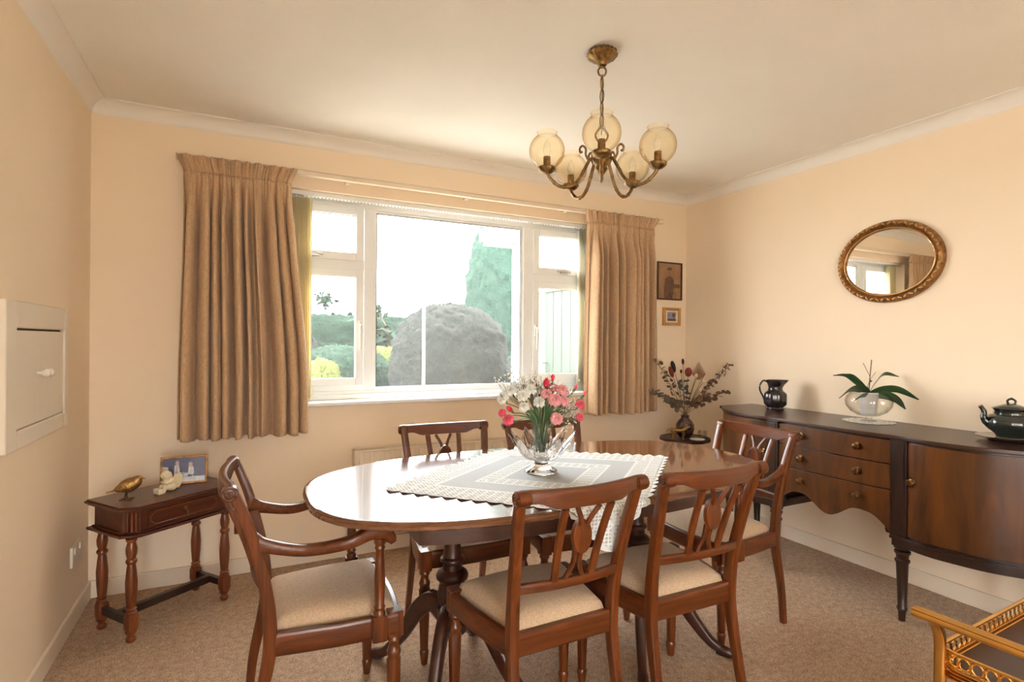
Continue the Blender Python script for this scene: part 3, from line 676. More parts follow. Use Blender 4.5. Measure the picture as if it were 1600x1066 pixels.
def flower(px, py, c, r, mat, label, seed, bud=False, group='carnations in the crystal vase'):
    p = off((px-845)*SC, (740-py)*SC, c)
    base = off(rnd.uniform(-.008, .008), .075, rnd.uniform(-.006, .006)); mouth = off(max(-.03, min(.03, p.dot(Rv0)*.32)), .20, max(-.02, min(.02, c*.3)))
    t = thing('carnation', label, 'flower', tuple(VC+mouth), 0, group)
    d = (p-mouth).normalized()*.6+Vector((0, 0, .35))+Vector((Fv.x, Fv.y, 0))*(-.35)
    m = MB()
    if bud:
        q = d.to_track_quat('Z', 'Y').to_matrix(); m.ball(p-mouth, (r*.7, r*.7, r*1.25), 12, rot=q); bloom(m, p-mouth+d.normalized()*r*.7, d, r*.75, 2, seed)
    else: bloom(m, p-mouth, d, r, 6, seed)
    m.build('bloom', M[mat], t, smooth=50, solid=.0004)
    e = p-mouth-d.normalized()*r*.5
    m = MB(); q = d.normalized(); m.sweep([e-q*.022, e-q*.012, e, e+q*.006], [.004, .010, .012, .010], None, (1, .2, .1), 8, 1); m.build('calyx', M['stem'], t)
    m = MB(); m.tube(spline([tuple(base-mouth), tuple((base-mouth)*.4), (0, 0, 0), tuple((e-q*.02)*.55+Vector((0, 0, .01))), tuple(e-q*.02)], 5), .0018, 6)
    m.build('stem', M['stem'], t)
FL = [(784, 624, -.01, .024, 'petalwhite', 'white carnation furthest left in the crystal vase', 0), (797, 613, .0, .024, 'petalwhite', 'white carnation high at the left, above the furthest-left white one', 0),
      (815, 619, -.03, .025, 'petalwhite', 'white carnation in the middle of the white cluster', 0), (828, 611, .0, .024, 'petalwhite', 'white carnation at the top of the white cluster', 0),
      (817, 636, -.045, .022, 'petalwhite', 'white carnation lowest of the white cluster', 0), (841, 629, -.03, .023, 'petalwhite', 'white carnation touching the pink blooms', 0), (842, 612, .03, .022, 'petalwhite', 'white carnation behind the leftmost pink bloom', 0),
      (852, 617, -.02, .022, 'petalpink', 'pale pink carnation leftmost of the pink cluster', 0), (865, 625, -.05, .026, 'petalpink', 'large pale pink carnation in front of the pink cluster', 0), (877, 612, .0, .025, 'petalpink', 'pale pink carnation at the top right of the pink cluster', 0),
      (880, 629, -.01, .022, 'petalpink', 'pale pink carnation at the lower right of the pink cluster', 0), (864, 609, .02, .02, 'petalpink', 'pale pink carnation at the back of the pink cluster', 0), (867, 653, -.06, .024, 'petalpink', 'pale pink carnation hanging lowest over the vase rim', 0),
      (852, 601, .0, .016, 'petalred', 'bright red bud standing above the pink cluster', 1), (862, 593, .01, .011, 'petalred', 'small red bud highest in the bouquet', 1), (795, 641, -.02, .013, 'petalred', 'round red bud at the lower left of the bouquet', 1),
      (783, 648, .0, .016, 'petalrose', 'rose red carnation furthest left and low', 0), (793, 657, -.03, .022, 'petalrose', 'rose red carnation lowest at the left of the bouquet', 0),
      (898, 607, .0, .009, 'petalrose', 'small rose bud at the upper right of the bouquet', 1), (912, 617, .0, .009, 'petalrose', 'tiny rose bud furthest right in the bouquet', 1), (905, 634, -.01, .019, 'petalrose', 'rose red carnation at the right edge of the bouquet', 0), (904, 653, -.02, .016, 'petalrose', 'rose red carnation lowest at the right of the bouquet', 0)]
for k, (px, py, c, r, mt, lb, bd) in enumerate(FL): flower(px, py, c, r, mt, lb, k, bd)
# baby's breath and greenery
m = MB(); st = MB(); rg = random.Random(5)
for k in range(360):
    if rg.random() < .68: px, py = rg.gauss(828, 24), rg.gauss(601, 8)
    else: px, py = rg.gauss(890, 7), rg.gauss(640, 14)
    p = off((px-845)*SC, (740-py)*SC, rg.uniform(-.01, .06)); m.ball(p, .0036, 6)
    q = p*.82+Vector((0, 0, .02)); st.tube([p, q+off(rg.uniform(-.01, .01), 0, 0)], .0005, 4)
    if k % 6 == 0: st.tube([off(0, .19, 0), q], .0007, 4)
g = tag(m.build('babys_breath', M['gyp'], None, loc=tuple(VC)), 'airy sprays of tiny white blooms filling the bouquet', 'flower filler', kind='stuff')
st.build('twigs', M['dry'], g)
m = MB(); rg = random.Random(9)
for k in range(80):
    a0 = rg.uniform(-1, 1); c0 = rg.uniform(-1, 1)
    if k < 12: p0, p1 = off(a0*.016, .075, c0*.016), off(a0*.03, .20, c0*.025)
    else: p0 = off(a0*.03, rg.uniform(.17, .22), c0*.025); p1 = p0+off(a0*rg.uniform(.02, .10), rg.uniform(.02, .10), c0*.04)
    mid = (p0+p1)*.5+Vector((0, 0, .008)); m.sweep(spline([tuple(p0), tuple(mid), tuple(p1)], 4), [.003, .005, .0065, .007, .0075, .007, .005, .003, .0006], .0009, (rg.uniform(-1, 1), rg.uniform(-1, 1), .2), 6, 1)
tag(m.build('flower_foliage', M['stem'], None, loc=tuple(VC)), 'narrow green carnation leaves and stems packed in the crystal vase', 'foliage', kind='stuff')

# ================================================================== console table at the left
CA = math.atan2(.248, .335)
cc = V((-.399-.064-.533)/3+.03, 2.895, 0)
cc = (V(-.399, 2.708, 0)+V(-.064, 2.956, 0))*.5+V(-.134, .175, 0)*.5
co = thing('console_table', 'small reddish console table with turned legs in the left corner', 'console table', tuple(cc), CA)
hx, hy = .208, .110
def oct_(ex, ey, c): return [(-ex+c, -ey), (ex-c, -ey), (ex, -ey+c), (ex, ey), (-ex, ey), (-ex, -ey+c)]
m = MB()
for e, z0, z1 in ((.040, .538, .546), (.048, .546, .556), (.042, .556, .562)): m.prism(oct_(hx+e, hy+e-.0, .05), z0, z1)
m.build('top', M['console'], co, bevel=.003)
m = MB(); m.prism(oct_(hx+.022, hy+.018, .045), .452, .538); m.build('body', M['console'], co, bevel=.002)
m = MB()
for e, z0, z1 in ((.030, .446, .453), (.044, .434, .446), (.030, .428, .434)): m.prism(oct_(hx+e, hy+e-.004, .05), z0, z1)
m.build('lower_moulding', M['console'], co, bevel=.003)
for s in (-1, 1):
    m = MB(); cx, cy = s*(hx+.0), -(hy-.004)
    for k in (-1, 0, 1):
        m.tube([(cx+s*k*.011+s*.003, cy-.006*1+k*.011-.004, .456), (cx+s*k*.011+s*.003, cy-.006+k*.011-.004, .534)], .0055, 10)
    m.build('reeded_corner', M['consoleleg'], co)
m = MB(); yfr = -(hy+.018)
m.box((-.155, yfr-.006, .462), (.155, yfr, .528)); dr = m.build('drawer', M['console'], co, bevel=.002)
m = MB(); c = .02; o = [(-.148+c, .467), (.148-c, .467), (.148, .467+c), (.148, .523-c), (.148-c, .523), (-.148+c, .523), (-.148, .523-c), (-.148, .467+c)]
m.sweep([(x, yfr-.007, z) for x, z in o], .006, .006, (0, 1, 0), 8, 1, True); m.build('panel_bead', M['consoleleg'], dr)
m = MB(); m.ball((0, yfr-.010, .503), (.010, .006, .010), 12); m.tube([(0, yfr-.012, .500), (.003, yfr-.020, .488), (0, yfr-.018, .476)], [.004, .005, .003], 8); m.ball((0, yfr-.018, .472), .006, 10); m.build('pull', M['knob'], dr)
def conleg(x, y):
    m = MB(); P = [(.012, 0), (.018, .006), (.019, .016), (.012, .026), (.016, .034), (.021, .040), (.022, .048)]
    m.lathe(P, 20, Matrix.Translation((x, y, 0))); m.sweep([(x, y, .045), (x, y, .060), (x, y, .105), (x, y, .118)], [.034, .044, .044, .034], None, (1, 0, 0), 12, .4)
    P = [(.019, .115), (.022, .122), (.016, .130), (.021, .137), (.015, .144), (.017, .150), (.021, .20), (.0225, .25), (.018, .30), (.015, .322), (.021, .330), (.021, .338), (.015, .346), (.020, .366), (.021, .385), (.015, .412), (.020, .420), (.021, .428)]
    m.lathe(P, 20, Matrix.Translation((x, y, 0))); m.build('leg', M['consoleleg'], co, smooth=40)
for x in (-hx, hx):
    for y in (-hy, hy): conleg(x, y)
m = MB()
for x in (-hx, hx): m.box((x-.012, -hy, .068), (x+.012, hy, .100))
m.box((-hx, -.014, .066), (hx, .014, .100)); m.build('stretcher', M['darkwood'], co, bevel=.003)
TOPZ = .562
# bronze bird
def at(a, b, z=TOPZ): q = Matrix.Rotation(CA, 3, 'Z') @ V(a, b, 0); return (cc.x+q.x, cc.y+q.y, z)
bi = thing('bird_figurine', 'small gilt metal bird standing at the left of the console', 'figurine', at(-.170, .0), R(-8))
m = MB(); bp = spline([(-.075, 0, .036, .006, .003), (-.05, 0, .042, .014, .005), (-.034, 0, .050, .022, .018), (-.014, 0, .056, .046, .050), (.010, 0, .062, .054, .062), (.030, 0, .073, .044, .052), (.042, 0, .084, .036, .040), (.050, 0, .090, .022, .022), (.0575, 0, .089, .008, .008), (.068, 0, .086, .002, .002)], 5)
m.sweep([p[:3] for p in bp], [p[3] for p in bp], [p[4] for p in bp], (0, 1, 0), 16, 1)
m.build('body', M['bronze'], bi, smooth=70)
for s in (-1, 1):
    m = MB(); m.ball((-.008, s*.020, .060), (.034, .006, .018), 12, rot=Matrix.Rotation(R(-25), 3, 'Y')); m.build('wing', M['bronze'], bi)
    m = MB(); m.tube([(.004, s*.010, .040), (-.004, s*.012, .018), (.0, s*.014, .003)], .002, 6)
    for a in (-.5, 0, .5, math.pi): m.tube([(0, s*.014, .003), (.024*math.cos(a), s*.014+.024*math.sin(a), .002)], .002, 5)
    m.build('leg', M['knob'], bi)
# cherub
ch = thing('cherub_figurine', 'cream cherub figurine sitting with its head on its knees beside the bird', 'figurine', at(.0, -.03), CA+R(180))
m = MB()
for c_, r_ in (((0, 0, .022), (.026, .022, .020)), ((.004, 0, .044), (.019, .018, .024)), ((.022, 0, .070), (.020, .019, .021)), ((.020, .012, .024), (.026, .010, .011)), ((.020, -.012, .024), (.026, .010, .011)), ((.038, .012, .018), (.009, .008, .020)), ((.038, -.012, .018), (.009, .008, .020)), ((.044, .012, .006), (.014, .007, .006)), ((.044, -.012, .006), (.014, .007, .006)),
              ((.022, .018, .046), (.018, .007, .008)), ((.022, -.018, .046), (.018, .007, .008)), ((.032, 0, .046), (.010, .018, .008))):
    m.ball(c_, r_, 14)
for k in range(26):
    a = k*2.4; z = 1-k/26*1.2; rr = math.sqrt(max(0, 1-z*z)); m.ball((.022+.019*rr*math.cos(a), .018*rr*math.sin(a), .072+.019*z), .0065, 8)
bo = m.build('body', M['cherub'], ch, smooth=80); md = bo.modifiers.new('r', 'REMESH'); md.mode = 'VOXEL'; md.voxel_size = .0022; md.use_smooth_shade = True
for s in (-1, 1):
    m = MB(); m.prism([(0, 0), (-.012, .020), (-.030, .028), (-.042, .018), (-.044, -.004), (-.036, -.028), (-.022, -.042), (-.006, -.030)], -.003, .003, Matrix.Translation((-.008, s*.010, .050)) @ Matrix.Rotation(R(90), 4, 'X') @ Matrix.Rotation(s*R(14), 4, 'Y')); m.build('wing', M['cherub'], ch, bevel=.002)
m = MB(); m.box((.046, -.020, 0), (.068, .02, .024)); m.build('block', M['cherub'], ch, bevel=.003)
# photo frame
pf = thing('photo_frame', 'gold photo frame showing two guests at a flower-decked table', 'photo frame', at(.105, .045), CA+R(-38))
tilt = Matrix.Rotation(R(-11), 4, 'X')
def fr4(m, hw, hh, t, d, mt, z0=0):
    for lo, hi in (((-hw, -d, z0), (-hw+t, 0, z0+2*hh)), ((hw-t, -d, z0), (hw, 0, z0+2*hh)), ((-hw+t, -d, z0), (hw-t, 0, z0+t)), ((-hw+t, -d, z0+2*hh-t), (hw-t, 0, z0+2*hh))): m.box(lo, hi, mt)
m = MB(); fr4(m, .098, .065, .009, .010, tilt); m.build('moulding', M['giltframe'], pf, bevel=.002)
m = MB(); m.box((-.090, -.005, .008), (.090, -.001, .122), tilt); ph = m.build('photo', M['photoblue'], pf)
m = MB()
def card(m, pts, y, mt): m.add([(a, y, b) for a, b in pts], [tuple(range(len(pts)))], mt)
m.box((-.088, -.0058, .009), (.088, -.005, .032), tilt); card(m, [(-.088, .03), (-.088, .085), (-.066, .082), (-.062, .05), (-.05, .03)], -.0058, tilt)
for k in range(26): a = random.Random(k); m.ball(tilt @ V(a.uniform(-.03, .04), -.006, a.uniform(.028, .052)), (.005, .0008, .005), 8)
card(m, [(-.042, .04), (-.040, .088), (-.022, .088), (-.014, .04)], -.0060, tilt); card(m, [(.016, .045), (.018, .078), (.038, .078), (.042, .045)], -.0060, tilt)
m.build('print_whites', M['photowhite'], ph, smooth=0)
m = MB(); card(m, [(-.036, .088), (-.036, .104), (-.022, .104), (-.022, .088)], -.0061, tilt); card(m, [(.018, .078), (.018, .096), (.034, .096), (.034, .078)], -.0061, tilt); m.build('print_faces', M['photoskin'], ph, smooth=0)
m = MB(); card(m, [(-.034, .04), (-.031, .088), (-.028, .04)], -.0063, tilt); card(m, [(-.037, .104), (-.029, .111), (-.021, .104)], -.006, tilt); card(m, [(.016, .094), (.026, .104), (.036, .094)], -.006, tilt); m.build('print_greys', M['photogrey'], ph, smooth=0)
m = MB(); m.box((-.012, .0, .0), (.012, .003, .11), Matrix.Translation((0, .052, .0)) @ Matrix.Rotation(R(20), 4, 'X')); m.build('strut', M['picframe'], pf)

# ================================================================== sideboard
sb = thing('sideboard', 'long bow-fronted mahogany sideboard with brass knobs against the right wall', 'sideboard', (0, 0, 0))
SY = 1.745
_prof = spline([(0, 2.652), (.15, 2.655), (.31, 2.667), (.345, 2.667), (.45, 2.652), (.56, 2.668), (.64, 2.690), (.72, 2.735), (.79, 2.79), (.845, 2.85)], 10)
def xf(y, o=0):
    u = abs(y-SY)
    for (a, b), (c, d) in zip(_prof, _prof[1:]):
        if u <= c: return b+(d-b)*(u-a)/(c-a+1e-9)-o
    return _prof[-1][1]-o
Y0, Y1 = SY-.845, SY+.845
def curved(m, y0, y1, z0, z1, o=0, xb=3.125, n=24, endo=0):
    """solid between the bowed front and x = xb; z0 may be a function of y"""
    f0 = z0 if callable(z0) else (lambda y: z0)
    ys = [y0+(y1-y0)*i/n for i in range(n+1)]; vs = []; 
    for y in ys: yy = min(max(y, Y0+.001), Y1-.001); x = xf(yy, o); b = xb if xb > 0 else x-xb; vs += [(x, y, f0(y)), (x, y, z1), (b, y, z1), (b, y, f0(y))]
    fs = []
    for i in range(n):
        for k in range(4): fs.append((i*4+k, i*4+(k+1) % 4, i*4+4+(k+1) % 4, i*4+4+k))
    fs += [(0, 1, 2, 3), tuple(n*4+k for k in (3, 2, 1, 0))]; m.add(vs, fs)
    return m
m = MB(); curved(m, Y0-.018, Y1+.018, .822, .840, .020, 3.135, 90); recalc(m.build('top', M['sidetop'], sb, smooth=40, bevel=.004))
m = MB(); yp0, yp1 = SY-.325, SY+.325
curved(m, Y0, yp0-.0, .385, .822); curved(m, yp1+.0, Y1, .385, .822); curved(m, yp0, yp1, .475, .822, -.012, 3.125)
recalc(m.build('carcass', M['darkwood'], sb, smooth=40))
for q0, q1, e0, e1 in ((Y0-.008, yp0+.028, -.006, .006), (yp1-.028, Y1+.008, -.006, .006)):
    m = MB(); curved(m, q0, q1, .340, .372, .010); curved(m, q0+e0, q1+e1, .372, .385, .018); recalc(m.build('plinth_moulding', M['darkwood'], sb, smooth=40, bevel=.002))
for s in (-1, 1):
    ya, yb_ = (SY-.80, yp0-.035) if s < 0 else (yp1+.035, SY+.80)
    m = MB(); curved(m, ya, yb_, .395, .812, .005, -.016, 30); d_ = recalc(m.build('door', M['sideboard'], sb, smooth=40, bevel=.002))
    ky = (yp0-.055) if s < 0 else (yp1+.055)
    m = MB(); mt = Matrix.Translation((xf(ky, .005), ky, .643)) @ Matrix.Rotation(R(-90), 4, 'Y'); m.lathe([(.010, 0), (.014, .002), (.006, .006), (.006, .014), (.013, .018), (.015, .024), (.010, .030)], 18, mt); m.prism([(.030*math.cos(a/16*6.2832)*.9, .012*math.sin(a/16*6.2832)) for a in range(16)], 0, .002, mt); m.build('knob', M['knob'], d_)
def apron(y):
    q = abs(y-SY)/.29
    if q < .5: return .395+.068*(.5-.5*math.cos(q/.5*math.pi))
    k = (q-.5)/.5; return .463-.03*k**2-.09*max(0, k-.35)**1.6
for z0, z1 in ((.705, .812), (.588, .700), (None, .583)):
    m = MB(); curved(m, yp0+.035, yp1-.035, z0 if z0 else apron, z1, .004, -.018, 40); d_ = recalc(m.build('drawer', M['sideboard'], sb, smooth=40, bevel=.0015))
    zk = {.812: .763, .700: .645, .583: .526}[z1]
    for ky in (1.598, 1.892):
        m = MB(); mt = Matrix.Translation((xf(ky, .004), ky, zk)) @ Matrix.Rotation(R(-90), 4, 'Y'); m.lathe([(.019, 0), (.019, .002), (.007, .004), (.006, .014), (.013, .018), (.016, .024), (.012, .030), (.004, .032)], 18, mt); m.build('knob', M['knob'], d_)
for s in (-1, 1):
    yc = SY+s*.325; m = MB(); m.box((2.652, yc-.034, .385), (2.70, yc+.034, .822)); m.box((2.648, yc-.022, .40), (2.655, yc+.022, .81))
    br = [(s*-.034, .385), (s*-.034, .475), (s*-.050, .455), (s*-.062, .425), (s*-.064, .400), (s*-.058, .385)]
    m.add([(2.668, yc+a, b) for a, b in br]+[(2.69, yc+a, b) for a, b in br], [tuple(range(6)), tuple(range(11, 5, -1))]+[(i, (i+1) % 6, (i+1) % 6+6, i+6) for i in range(6)])
    recalc(m.build('pilaster', M['darkwood'], sb, bevel=.002))
def sbleg(x, y):
    m = MB(); m.lathe([(.013, 0), (.016, .045), (.021, .052), (.021, .060), (.017, .066), (.025, .262), (.030, .268), (.030, .276), (.024, .282), (.026, .300), (.032, .306), (.032, .316), (.024, .322), (.034, .330), (.036, .341)], 20, Matrix.Translation((x, y, 0)), lambda a, z: 1+.05*math.cos(10*a) if .07 < z < .26 else 1); m.build('leg', M['darkwood'], sb, smooth=40)
for y in (SY-.325, SY+.325): sbleg(2.692, y)
for y in (SY-.80, SY+.80): sbleg(2.86, y)
for y in (SY-.77, SY+.77): sbleg(3.08, y)
ST = .840
# black lustre jug
jg = thing('jug', 'black lustre jug with fluted body on the far end of the sideboard', 'jug', (2.985, 2.31, ST), R(-26))
m = MB(); oc = lambda a, z: (1+.035*math.cos(8*a)) if .02 < z < .115 else 1
def jr(a, z):
    r_ = oc(a, z)
    if z > .13: c_ = max(0, math.cos(a)); r_ += .55*c_**8*(z-.13)/.05; 
    return r_
m.lathe([(.048, 0), (.050, .008), (.046, .016), (.060, .030), (.066, .040), (.066, .095), (.062, .105), (.044, .120), (.040, .135), (.044, .155), (.052, .175), (.053, .185), (.049, .184), (.038, .150), (.030, .14)], 48, None, jr); m.build('body', M['black'], jg, smooth=35)
m = MB(); m.tube(spline([(-.044, 0, .172), (-.075, 0, .180), (-.097, 0, .150), (-.094, 0, .115), (-.078, 0, .085), (-.068, 0, .060), (-.064, 0, .035)], 5), [.006]*4+[.0055]*27, 10); m.build('handle', M['black'], jg)
# doily, glass bowl, pot, orchid
m = MB(); n = 72
vs = [(0, 0, .003)]+[(.115*(1+.07*abs(math.sin(9*2*math.pi*i/n)))*math.cos(2*math.pi*i/n), .115*(1+.07*abs(math.sin(9*2*math.pi*i/n)))*math.sin(2*math.pi*i/n), .0015+.003*abs(math.sin(i*1.3))) for i in range(n)]
m.add(vs, [(0, i+1, (i+1) % n+1) for i in range(n)]); dl = tag(m.build('doily', plain('cream_crochet', (.88, .82, .72), .9, ns=120, namp=.5, bs=300, bstr=1), smooth=0, solid=.0015, loc=(2.985, 1.745, ST)), 'round cream crochet doily under the glass orchid bowl', 'doily')
BC = (2.985, 1.745, ST+.005)
m = MB(); m.lathe([(.036, 0), (.036, .003), (.018, .006), (.013, .014), (.016, .022), (.05, .030), (.085, .050), (.105, .078), (.110, .105), (.100, .132), (.082, .150), (.080, .150), (.098, .131), (.1075, .105), (.103, .079), (.083, .053), (.05, .034), (.012, .028), (.001, .027)], 56)
tag(m.build('glass_bowl', M['bowlglass'], smooth=60, loc=BC), 'clear footed glass bowl holding the white orchid pot', 'bowl')
m = MB(); m.lathe([(.034, 0), (.036, .003), (.045, .105), (.048, .108), (.048, .118), (.044, .118), (.043, .108), (.001, .107)], 40); tag(m.build('plant_pot', M['whitepot'], smooth=40, loc=(BC[0], BC[1], BC[2]+.034)), 'white ceramic pot standing inside the glass bowl', 'plant pot')
orc = thing('orchid', 'flowerless orchid with long arching dark green leaves in the white pot', 'plant', (BC[0], BC[1], BC[2]+.142))
SB = 2.93/851
def oleaf(P, wmax, name='leaf'):
    pts = [off(a*SB, b*SB, c) for a, b, c in P]; sp = spline([tuple(p) for p in pts], 6); k = len(sp)
    w = [1.3*wmax*max(.06, math.sin(math.pi*min(1, (i/(k-1))**.8*.93+.07)))**.7 for i in range(k)]
    d = (pts[-1]-pts[0]); side = (Vector((0, 0, .75))-Vector((Fv.x, Fv.y, 0))*.65)
    m = MB(); m.sweep(sp, w, .0035, tuple(side), 10, 1); m.build(name, M['leaf'], orc, smooth=70)
# offsets in photo-sized steps from the crown of the plant
for P, w in (([(0, 0, 0), (-15, 8, -.02), (-35, 8, -.04), (-56, -5, -.06)], .042), ([(0, 2, 0), (-14, 16, .02), (-30, 28, .03), (-50, 28, .03)], .022), ([(0, 3, 0), (-8, 16, .03), (-18, 27, .05), (-30, 29, .06)], .026),
             ([(0, 2, 0), (12, 17, .01), (28, 31, .02), (50, 27, .02)], .028), ([(0, 0, 0), (16, 8, -.03), (36, 8, -.05), (62, -6, -.07)], .042), ([(0, -2, -.01), (14, 0, -.05), (28, -6, -.07), (40, -20, -.08)], .044), ([(0, -2, 0), (-14, 0, -.05), (-26, -2, -.07), (-38, -9, -.08)], .026)):
    oleaf(P, w)
m = MB(); o2 = lambda a, b, c=0: tuple(off(a*SB, b*SB, c))
m.tube([o2(0, -3), o2(1, 20), o2(4, 53)], .0022, 6); m.tube(spline([o2(0, 0), o2(2, 24), o2(-2, 34), o2(-9, 48)], 4), .0014, 6); m.tube([o2(2, 22), o2(6, 28), o2(11, 34)], .0010, 6); m.tube([o2(-1, 0), o2(-2, 12), o2(1, 20)], .0012, 6); m.ball(o2(3, 20), .006, 8); m.build('flower_spike', M['twig'], orc)
# teapot on a stand
m = MB(); m.lathe([(.075, 0), (.078, .004), (.092, .012), (.118, .018), (.120, .021), (.115, .022), (.07, .018), (.001, .018)], 48); tag(m.build('teapot_stand', plain('lustre_plate', (.07, .04, .035), .15, .4, coat=1), smooth=40, loc=(2.955, 1.135, ST)), 'dark lustre plate under the teapot', 'plate')
tp = thing('teapot', 'dark green glazed teapot with looped lid handle at the near end of the sideboard', 'teapot', (2.955, 1.135, ST+.019), R(-42))
m = MB(); m.lathe([(.050, 0), (.052, .006), (.058, .014), (.082, .034), (.092, .055), (.090, .075), (.075, .092), (.060, .098), (.058, .110), (.066, .122), (.062, .126), (.001, .126)], 48, None, lambda a, z: 1+.015*math.cos(12*a)); m.build('body', M['green_black'], tp, smooth=45)
m = MB(); m.lathe([(.058, .124), (.056, .128), (.030, .138), (.012, .144), (.001, .145)], 36, cap=False); ld = m.build('lid', M['green_black'], tp, smooth=60)
m = MB(); m.tube(spline([(-.012, 0, .142), (-.014, 0, .155), (0, 0, .163), (.014, 0, .155), (.012, 0, .142)], 4), .0045, 8); m.ball((0, 0, .165), .004, 8); m.build('lid_loop', M['green_black'], ld)
m = MB(); m.tube(spline([(-.078, 0, .050), (-.098, 0, .075), (-.098, 0, .105), (-.112, 0, .130)], 5), [.016]*4+[.013]*4+[.010]*4+[.009]*4, 12); m.build('spout', M['green_black'], tp)
m = MB(); m.tube(spline([(.060, 0, .116), (.090, 0, .126), (.118, 0, .110), (.118, 0, .080), (.088, 0, .050)], 5), .0065, 10); m.build('handle', M['green_black'], tp)

# ================================================================== corner tray table with its ornaments
QC = V(2.835, 2.925, 0); QZ = .575
qt = thing('wine_table', 'small round dark pedestal table in the corner behind the dining table', 'side table', (QC.x, QC.y, 0)); qt.scale = (1, 1, 1.028)
m = MB(); m.lathe([(.15, .540), (.170, .543), (.175, .550), (.175, .562), (.168, .564), (.162, .558), (.001, .556)], 48, None, lambda a, z: 1+.015*math.cos(12*a)); m.build('tray_top', M['traytop'], qt, smooth=40)
m = MB(); m.lathe([(.035, .10), (.040, .14), (.022, .17), (.018, .22), (.026, .30), (.030, .34), (.018, .38), (.022, .42), (.014, .46), (.018, .52), (.04, .542)], 24); m.build('column', M['darkwood'], qt, smooth=40)
for a in (20, 140, 260):
    m = MB(); ca, sa = math.cos(R(a)), math.sin(R(a)); q = spline([(.02, .13), (.07, .145), (.11, .09), (.15, .02), (.175, .012)], 5); m.sweep([(r_*ca, r_*sa, z) for r_, z in q], .022, .026, (-sa, ca, 0), 10, .6); m.build('leg', M['darkwood'], qt, smooth=50)
DV = V(QC.x+.02, QC.y+.02, .573)
m = MB(); m.lathe([(.034, 0), (.038, .004), (.056, .030), (.066, .065), (.064, .095), (.048, .122), (.030, .138), (.028, .150), (.034, .160), (.030, .160), (.024, .150), (.001, .14)], 40); tag(m.build('vase', M['maroon'], smooth=50, loc=tuple(DV)), 'dark maroon vase holding the dried flowers', 'vase')
SD = 3.9/851
DO = V(DV.x, DV.y, DV.z+.150)
def dpt(px, py, c=0): return off((px-1075)*SD, (653-py)*SD, c)
GD = 'dried stems in the maroon vase'
def dstem(name, label, cat, tip, c, head=None, path=None, mat='dry', r=.0018):
    t = thing(name, label, cat, tuple(DO), 0, GD); p = dpt(*tip, c)
    m = MB(); m.tube(spline([(0, 0, -.05), (0, 0, 0), tuple(p*.5+Vector((0, 0, .02))), tuple(p)], 5), r, 6); m.build('stem', M['twig'], t)
    if head: head(t, p, mat)
    return t
def egg(rx, rz, mat):
    def h(t, p, _): m = MB(); m.ball(p, (rx, rx, rz), 12, rot=(p.normalized().to_track_quat('Z', 'Y').to_matrix())); m.build('seed_head', M[mat], t, smooth=60)
    return h
def palm(t, p, _):
    m = MB(); w = .055; n = 14
    for i in range(-n, n+1):
        a = i/n; b0 = off(a*.010, -.055, 0); x = a*w; top = .075*(1-abs(a)**1.3)+.01; m.sweep([tuple(p+b0), tuple(p+off(x*.8, -.02+.02*(1-abs(a)), .004*(i % 2))), tuple(p+off(x*(1-.5*max(0, top/.1)), top-.01, .004*(i % 2)))], [.003, .006, .0015], .0015, tuple(Rv0), 4, 1)
    m.build('palm_fan', M['drytan'], t)
def euc(t, p, mat, nl=7, sz=.017, seed=1):
    nl = int(nl*1.9); sz *= 1.35; rg = random.Random(seed); m = MB(); a0 = p*.5+Vector((0, 0, .02))
    for k in range(nl):
        f_ = .35+.65*k/(nl-1); q = p*f_+Vector((0, 0, .02))*math.sin(math.pi*f_)
        for s in (-1, 1):
            r3 = Matrix.Rotation(rg.uniform(0, 6), 3, (rg.uniform(-1, 1), rg.uniform(-1, 1), rg.uniform(-1, 1)))
            z = sz*rg.uniform(.7, 1.1); m.ball(q+off(s*z*.8, rg.uniform(-.4, .6)*z, rg.uniform(-1, 0)*z*.7), (z*.8, z*.62, .0012), 10, rot=r3)
    m.build('leaves', M[mat], t, smooth=60)
def E_(mat, nl=7, sz=.017, seed=1): return lambda t, p, _: euc(t, p, mat, nl, sz, seed)
dstem('eucalyptus_spray', 'dried eucalyptus spray leaning furthest left beside the curtain', 'dried flower', (1029, 566), -.02, E_('dry', 8, .017, 1))
dstem('eucalyptus_spray', 'short drooping eucalyptus spray low at the left', 'dried flower', (1022, 612), -.05, E_('dry', 6, .018, 2))
dstem('eucalyptus_spray', 'full grey eucalyptus sprig just above the left of the vase neck', 'dried flower', (1043, 625), -.08, E_('dry', 8, .021, 3))
dstem('eucalyptus_spray', 'brown eucalyptus spray reaching furthest right over the sideboard', 'dried flower', (1139, 572), -.06, E_('drybrown', 10, .018, 4))
dstem('eucalyptus_spray', 'short brown eucalyptus sprig low at the right', 'dried flower', (1131, 612), -.08, E_('drybrown', 6, .018, 5))
dstem('eucalyptus_spray', 'dense brown eucalyptus sprig just above the right of the vase neck', 'dried flower', (1100, 618), -.08, E_('drybrown', 9, .021, 6))
dstem('dried_flower', 'dried dusky thistle at the middle of the arrangement', 'dried flower', (1067, 597), -.05, lambda t, p, _: euc(t, p, 'thistle', 4, .024, 8))
dstem('dried_flower', 'dried red cone bloom at the left of the arrangement', 'dried flower', (1051, 583), -.03, egg(.016, .042, 'dryred'))
dstem('dried_flower', 'large dark plume beside the left red cone', 'dried flower', (1056, 575), .0, egg(.017, .044, 'drydark'))
dstem('dried_flower', 'small dark seed head highest in the arrangement', 'dried flower', (1071, 567), .0, egg(.010, .022, 'drydark'))
dstem('dried_flower', 'tiny dark seed head below the highest one', 'dried flower', (1067, 582), -.02, egg(.009, .014, 'drydark'))
dstem('dried_flower', 'broad dried red bloom near the palm fan', 'dried flower', (1077, 583), -.04, egg(.025, .034, 'dryred'))
